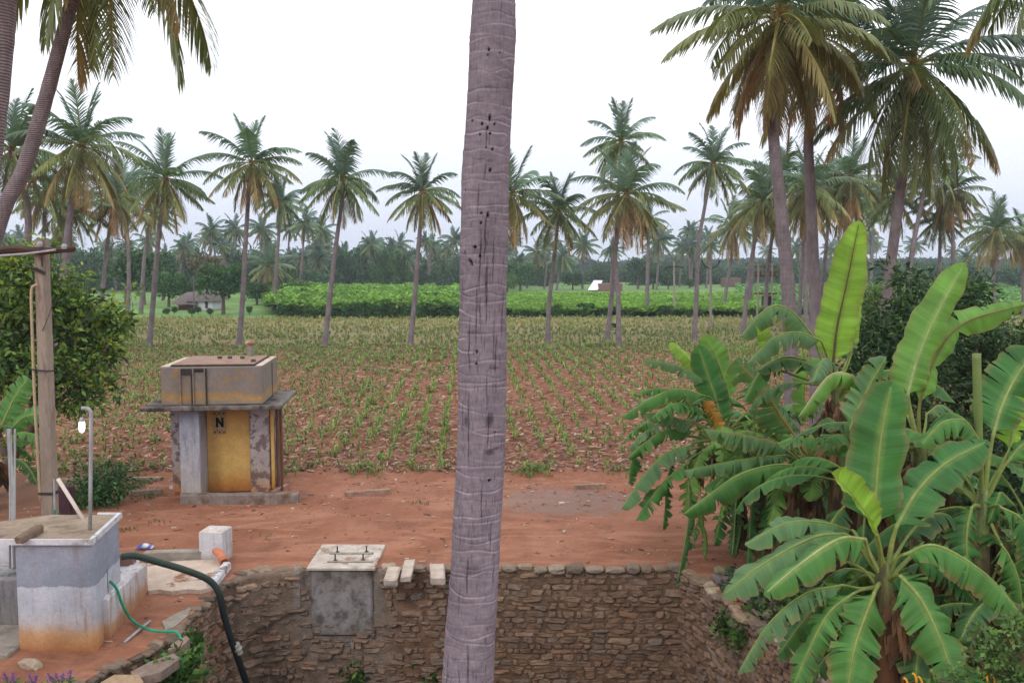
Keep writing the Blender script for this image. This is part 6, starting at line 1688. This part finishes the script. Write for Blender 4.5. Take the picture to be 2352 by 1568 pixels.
banana((2112, 1040), 11.6, 'banana plant behind with two tall leaves slanting up to the right', [
 ([(2110, 1030), (2092, 950)], [(2085, 905), (2105, 830), (2145, 735), (2212, 612)], 11.5, 11.9, 100, 'c', 22, .02, 'l', dict(rib=(.32, .42, .16))),
 ([(2112, 1030), (2110, 960)], [(2112, 925), (2150, 820), (2215, 742), (2352, 700)], 11.7, 12.2, 88, 'c', 30, .12, 'l', dict(rib=(.16, .14, .04))),  # backlight put into the colour: brown rib against a light blade
 ([(2105, 1030), (1990, 1010)], [(1952, 985), (1975, 930), (2000, 880), (2035, 822)], 11.2, 11.4, 84, 'r', 20, .25, 'g'),
 ([(2100, 1025), (2030, 930)], [(2010, 912), (1965, 866), (1905, 862), (1835, 955)], 11.6, 11.2, 74, 'U', 62, .03, 'l', dict(rib=(.55, .5, .28))),
 ([(2115, 1030), (2125, 980)], [(2128, 950), (2160, 930), (2190, 950), (2200, 1000)], 11.9, 12.3, 60, 'U', 45, .6, 'g'),
], .13, .1, dict(n=6, az0=0, arc=6.28, Ln=1.4, W=.45), 5, 2)
banana((1925, 900), 13.6, 'rear banana plant with one tall bright backlit leaf standing upright', [
 ([(1920, 890), (1916, 850)], [(1914, 830), (1923, 750), (1945, 650), (1972, 516)], 13.6, 13.9, 92, 'c', 8, .02, 'y', dict(rib=(.12, .09, .03))),  # backlit look painted in: bright yellow-green blade, dark rib
 ([(1915, 890), (1885, 820)], [(1868, 772), (1815, 712), (1765, 706), (1705, 770)], 13.5, 13.2, 84, 'u', 42, .06, 'g'),
 ([(1915, 895), (1900, 820)], [(1885, 782), (1830, 762), (1775, 778), (1720, 832)], 13.3, 12.9, 74, 'u', 40, .10, 'g'),
 ([(1905, 890), (1770, 840)], [(1770, 810), (1758, 775), (1742, 745)], 13.9, 14.0, 40, 'c', 12, .02, 'y'),
 ([(1925, 890), (1950, 830)], [(1958, 800), (1962, 750), (1968, 700), (1975, 655)], 14.0, 14.2, 30, 'c', 10, .02, 'y'),
 ([(1925, 885), (1940, 840)], [(1945, 830), (1955, 800), (1962, 770), (1955, 730)], 13.8, 14.0, 48, 'r', 30, .5, 'g'),
 ([(1910, 895), (1860, 840)], [(1850, 825), (1800, 820), (1750, 850), (1710, 920)], 13.7, 13.4, 70, 'u', 45, .3, 'm'),
], .13, 0.05, dict(n=7, az0=2.6, arc=4.2, Ln=1.5, W=.5, cols='dmkg'), 7, 3)
banana((1852, 1075), 12.3, 'ragged banana plant with yellow leaf stalks left of the front plant', [
 ([(1868, 1065), (1851, 1040)], [(1822, 995), (1788, 948), (1752, 892), (1700, 838)], 12.1, 11.8, 120, 'c', 34, .75, 'g', dict(rib=(.38, .30, .10))),
 ([(1862, 1070), (1830, 1045)], [(1812, 1030), (1765, 1012), (1710, 1000), (1625, 985)], 11.9, 11.6, 76, 'U', 55, .75, 'g', dict(rib=(.40, .33, .12))),
 ([(1862, 1075), (1820, 1050)], [(1800, 1045), (1740, 1050), (1660, 1062), (1572, 1080)], 11.8, 11.4, 66, 'U', 60, .75, 'g'),
 ([(1895, 1120), (1885, 1090)], [(1872, 1078), (1788, 1066), (1690, 1094), (1574, 1178)], 11.5, 11.1, 100, 'u', 45, .03, 'm', dict(rib=(.3, .4, .12))),
 ([(1870, 1060), (1845, 1010)], [(1838, 990), (1815, 962), (1780, 950), (1735, 965)], 12.5, 12.4, 64, 'U', 50, .5, 'g'),
 ([(1868, 1062), (1872, 1010)], [(1875, 985), (1895, 950), (1930, 940), (1975, 975)], 12.3, 12.3, 70, 'U', 60, .6, 'g'),
 ([(1872, 1062), (1858, 1000)], [(1850, 970), (1848, 900), (1855, 860), (1885, 830)], 12.8, 12.9, 60, 'r', 30, .1, 'l'),
 ([(1875, 1060), (1905, 1000)], [(1920, 980), (1960, 960), (2010, 975), (2050, 1020)], 12.5, 12.6, 70, 'U', 50, .6, 'm'),
 ([(1855, 1080), (1780, 1080)], [(1760, 1090), (1700, 1130), (1660, 1180), (1640, 1250)], 12.8, 12.8, 60, 'l', 40, .6, 'd'),
 ([(1860, 1080), (1698, 1095)], [(1694, 1115), (1690, 1165), (1686, 1230), (1682, 1275)], 12.4, 12.2, 40, 'c', 45, .7, 'k'),
 ([(1860, 1080), (1733, 1095)], [(1729, 1115), (1725, 1165), (1721, 1230), (1717, 1300)], 12.6, 12.4, 46, 'l', 50, .7, 'd'),
 ([(1860, 1080), (1768, 1095)], [(1764, 1115), (1760, 1165), (1756, 1230), (1752, 1290)], 12.8, 12.7, 50, 'c', 55, .7, 'k'),
 ([(1860, 1080), (1803, 1095)], [(1799, 1115), (1795, 1165), (1791, 1230), (1787, 1315)], 13.1, 12.9, 46, 'l', 45, .7, 'm'),
 ([(1860, 1080), (1838, 1095)], [(1834, 1115), (1830, 1165), (1826, 1230), (1822, 1300)], 13.3, 13.2, 52, 'c', 50, .7, 'k'),
 ([(1860, 1080), (1873, 1095)], [(1869, 1115), (1865, 1165), (1861, 1230), (1857, 1285)], 13.5, 13.4, 50, 'l', 55, .7, 'd'),
 ([(1860, 1080), (1908, 1095)], [(1904, 1115), (1900, 1165), (1896, 1230), (1892, 1290)], 13.7, 13.7, 56, 'c', 45, .7, 'k'),
 ([(1860, 1080), (1943, 1095)], [(1939, 1115), (1935, 1165), (1931, 1230), (1927, 1280)], 13.9, 13.9, 50, 'l', 50, .7, 'd'),
], .14, .1, dict(n=16, az0=.2, arc=5.8, Ln=1.6, W=.5, cols='dmlg', tear=.6, el=(70, -30)), 8, 4)
banana((1655, 1000), 14.0, 'leftmost banana plant spreading over the yard with an orange dying leaf', [
 ([(1700, 1060), (1700, 1090)], [(1700, 1110), (1698, 1160), (1700, 1220), (1690, 1275)], 13.6, 13.3, 50, 'c', 50, .7, 'k'),
 ([(1660, 1010), (1658, 990)], [(1656, 975), (1645, 920), (1628, 870), (1606, 800)], 13.8, 13.9, 72, 'c', 10, .02, 'd'),
 ([(1662, 1000), (1680, 940)], [(1676, 915), (1662, 870), (1645, 820), (1622, 776)], 14.2, 14.3, 66, 'c', 10, .02, 'l'),
 ([(1640, 960), (1625, 880)], [(1618, 862), (1590, 835), (1565, 808), (1542, 790)], 14.2, 14.3, 44, 'r', 15, .02, 'y'),
 ([(1645, 990), (1630, 890)], [(1622, 878), (1580, 850), (1530, 832), (1478, 826)], 13.9, 13.6, 44, 'u', 35, .15, 'g'),
 ([(1645, 995), (1635, 920)], [(1618, 908), (1560, 893), (1500, 912), (1430, 956)], 13.5, 13.1, 56, 'u', 35, .08, 'm'),
 ([(1645, 1000), (1610, 980)], [(1596, 978), (1560, 962), (1520, 950), (1476, 948)], 13.5, 13.2, 52, 'u', 45, .25, 'g'),
 ([(1640, 1005), (1610, 990)], [(1600, 990), (1540, 985), (1490, 1010), (1440, 1052)], 13.6, 13.2, 52, 'u', 40, .4, 'm'),
 ([(1640, 1010), (1600, 1015)], [(1585, 1022), (1530, 1040), (1480, 1090), (1428, 1166)], 13.2, 12.8, 70, 'L', 30, .12, 'g'),
 ([(1640, 1020), (1590, 1050)], [(1575, 1065), (1530, 1100), (1490, 1150), (1462, 1192)], 13.0, 12.8, 54, 'L', 30, .45, 'm'),
 ([(1625, 960), (1617, 930)], [(1616, 918), (1628, 935), (1642, 958), (1655, 985)], 13.4, 13.3, 40, 'l', 25, .35, 'o', dict(rib=(.35, .2, .05))),
 ([(1640, 1030), (1590, 1080)], [(1582, 1110), (1582, 1180), (1572, 1250), (1555, 1335)], 13.0, 12.8, 60, 'l', 65, .6, 'g', dict(curl=15)),
 ([(1640, 1020), (1560, 1040)], [(1545, 1060), (1530, 1110), (1528, 1160), (1522, 1215)], 13.4, 13.3, 44, 'l', 60, .7, 'd'),
 ([(1640, 1010), (1500, 990)], [(1490, 1000), (1462, 1030), (1448, 1070), (1445, 1110)], 13.8, 13.8, 50, 'l', 50, .6, 'd'),
 ([(1655, 1040), (1630, 1110)], [(1622, 1130), (1612, 1180), (1622, 1240), (1620, 1280)], 13.3, 13.3, 34, 'c', 60, .6, 'l'),
 ([(1665, 1000), (1700, 960)], [(1712, 950), (1740, 940), (1770, 960), (1790, 1000)], 14.3, 14.4, 60, 'U', 45, .5, 'm'),
], .12, .1, dict(n=17, az0=1.4, arc=5.4, Ln=1.5, W=.5, cols='mmlg', tear=.6, el=(70, -30)), 8, 5)
banana((2256, 1165), 10.6, 'banana plant at right with a tightly rolled new leaf', [
 ([(2260, 1150), (2270, 1060)], [(2282, 995), (2300, 935), (2330, 872), (2372, 810)], 10.6, 10.9, 128, 'c', 14, .03, 'd', dict(rib=(.3, .4, .14))),
 ([(2255, 1150), (2256, 1060)], [(2250, 1012), (2215, 966), (2165, 970), (2118, 1018)], 10.3, 10.0, 84, 'u', 38, .05, 'm'),
 ([(2265, 1150), (2300, 1080)], [(2315, 1060), (2350, 1020), (2400, 1010), (2460, 1060)], 10.6, 10.6, 90, 'u', 35, .3, 'm'),
 ([(2252, 1165), (2240, 1160)], [(2232, 1165), (2222, 1210), (2220, 1260), (2228, 1330)], 10.2, 10.0, 100, 'c', 20, .6, 'd'),
 ([(2262, 1165), (2290, 1160)], [(2300, 1165), (2345, 1190), (2380, 1250), (2400, 1330)], 10.2, 10.0, 100, 'u', 30, .5, 'd'),
 ([(2262, 1150), (2310, 1050)], [(2318, 1030), (2330, 980), (2350, 940), (2380, 900)], 11.0, 11.2, 70, 'c', 20, .05, 'y'),
 ([(2250, 1160), (2205, 1120)], [(2195, 1115), (2150, 1100), (2110, 1130), (2080, 1190)], 11.0, 11.1, 80, 'u', 40, .5, 'k'),
 ([(2262, 1170), (2290, 1230)], [(2300, 1250), (2320, 1280), (2340, 1330), (2350, 1400)], 9.9, 9.8, 80, 'u', 35, .6, 'm'),
], .11, 0.05, dict(n=6, az0=.0, arc=3.4, Ln=1.5, W=.45), 7, 6)
# the rolled leaf is a part of the same plant
rp = [o for o in bpy.data.objects if o.name.startswith('banana_plant') and 'rolled' in o.get('label', '')][0]
m = MB(); m.tube(spline([at(2258, 1150, 10.6), at(2249, 1010, 10.55), at(2245, 900, 10.5), at(2243, 812, 10.5)], 20), [.022 + .028 * min(1, i / 9) for i in range(20)], 12); m.c = [(.19, .27, .09)] * len(m.v); m.build('rolled_leaf', M['leaf'], rp, smooth=True)
banana((2375, 1230), 11.0, 'banana plant cut by the right edge of the view', [
 ([(2375, 1230), (2340, 1180)], [(2330, 1160), (2300, 1130), (2290, 1150), (2270, 1200)], 10.6, 10.4, 60, 'u', 35, .4, 'd'),
], .11, 0, dict(n=9, az0=0, arc=6.28, Ln=1.5, W=.5, cols='dmk'), 4, 7)
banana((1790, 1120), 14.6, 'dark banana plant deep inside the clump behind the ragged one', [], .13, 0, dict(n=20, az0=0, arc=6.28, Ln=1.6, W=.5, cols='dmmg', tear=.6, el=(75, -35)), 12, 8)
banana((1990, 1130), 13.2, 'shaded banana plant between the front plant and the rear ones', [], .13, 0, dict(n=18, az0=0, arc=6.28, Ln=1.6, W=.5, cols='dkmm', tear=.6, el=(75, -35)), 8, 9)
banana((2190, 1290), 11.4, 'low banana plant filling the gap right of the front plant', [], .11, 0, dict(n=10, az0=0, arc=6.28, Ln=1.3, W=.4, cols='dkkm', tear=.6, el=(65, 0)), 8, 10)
banana((2330, 1430), 9.6, 'low banana plant behind the small leaved shrub', [], .10, 0, dict(n=9, az0=0, arc=6.28, Ln=1.2, W=.4, cols='dkk', tear=.6, el=(60, 0)), 5, 11)
banana((1745, 1000), 15.2, 'farthest banana plant of the clump, over the field edge', [], .12, 0, dict(n=15, az0=0, arc=6.28, Ln=1.5, W=.5, cols='dmmg', tear=.5, el=(80, -20)), 6, 12)
banana((2115, 1500), 9.9, 'lowest banana plant crouching right behind the stem of the front plant', [], .10, 0, dict(n=13, az0=0, arc=6.28, Ln=1.15, W=.4, cols='dmkm', tear=.55, el=(70, -10)), 4, 14)
banana((2262, 1385), 10.4, 'low banana plant between the front plant and the small leaved shrub', [], .10, 0, dict(n=12, az0=0, arc=6.28, Ln=1.2, W=.4, cols='dmkm', tear=.55, el=(70, -10)), 4, 15)
# the small plant at the left edge
banana((-30, 1040), 19.6, 'small banana plant at the left edge behind the rail post', [
 ([(-20, 1020), (-5, 980)], [(5, 975), (25, 930), (45, 895), (62, 872)], 19.5, 19.6, 60, 'c', 12, .05, 'm'),
 ([(-20, 1030), (0, 1010)], [(12, 1005), (45, 965), (75, 952), (108, 950)], 19.4, 19.3, 48, 'c', 25, .2, 'm'),
 ([(-20, 1040), (0, 1020)], [(18, 1005), (50, 992), (80, 998), (112, 1012)], 19.3, 19.2, 36, 'u', 30, .2, 'm'),
 ([(-20, 1045), (10, 1050)], [(20, 1050), (50, 1058), (70, 1080), (85, 1110)], 19.4, 19.3, 34, 'u', 30, .4, 'k'),
], .11, 0, dict(n=7, az0=0, arc=6.28, Ln=1.1, W=.35, cols='dmk'), 3, 13)

# low undergrowth below the bananas, right of the well
def under():
    rng_ = random.Random(44); Ps, Cs = [], []
    for i in range(900):
        x = rng_.uniform(4.3, 12.5); y = rng_.uniform(9.0, 21)
        if in_poly(x, y) or pit_dist(x, y) < .1: continue
        if y > 14.5 and x < 4.9 + (y - 14.5) * .25: continue
        p, c = weed_quads(rng_, 60, (x, y, .22), .14, DARKG + [(.09, .13, .04)], (.18, .18, .12)); Ps.append(p); Cs.append(c)
    o = quads_obj('undergrowth', np.concatenate(Ps), np.concatenate(Cs), M['leaf']); tag(o, 'low dark weeds on the ground under the bananas', 'undergrowth', kind='stuff')
under()

def rubble():
    g = random.Random(17); m = MB()
    for i in range(150):
        t = g.random(); a, b = gr(1640, 1335), gr(1830, 1480); p = a.lerp(b, t)
        x, y = p.x + abs(g.gauss(.05, .28)), p.y + g.gauss(.1, .2)
        if in_poly(x, y) and pit_dist(x, y) > .1: continue
        s = g.uniform(.05, .15); m.lump((x, y, s * .35 + (g.random() ** 2) * .12), (s * g.uniform(1, 1.6), s, s * .65), g, 1, .3, tuple(v * g.uniform(.7, 1.2) for v in g.choice([(.2, .15, .12), (.13, .11, .12), (.24, .16, .11)])), g.uniform(0, 3))
    o = m.build('rubble', M['stone']); tag(o, 'loose broken stones heaped along the right well rim under the bananas', 'rubble', kind='stuff')
    Ps, Cs = [], []
    for i in range(26):
        t = g.random(); p = gr(1640, 1335).lerp(gr(1830, 1480), t) + Vector((abs(g.gauss(.2, .3)), 0, .08)); q, c = weed_quads(g, 50, p, .11, DARKG + [(.09, .13, .04)], (.1, .1, .07)); Ps.append(q); Cs.append(c)
    o = quads_obj('rim_weeds', np.concatenate(Ps), np.concatenate(Cs), M['leaf']); tag(o, 'weeds growing between the loose stones on the right rim', 'weeds', kind='stuff')
rubble()
# ================================================================ damp evening air
def haze():
    m = MB(); m.box2((-900, -40, -7.2), (900, 1400, 60))
    t = NT('haze_air'); v = t.n('VolumePrincipled', {'Color': (.78, .86, 1.0, 1), 'Density': .00046, 'Anisotropy': .2})
    t.t.links.new(v.outputs[0], t.out.inputs[1])
    o = m.build('haze', t.m); tag(o, 'pale humid air softening the far trees', 'haze', kind='stuff')
haze()
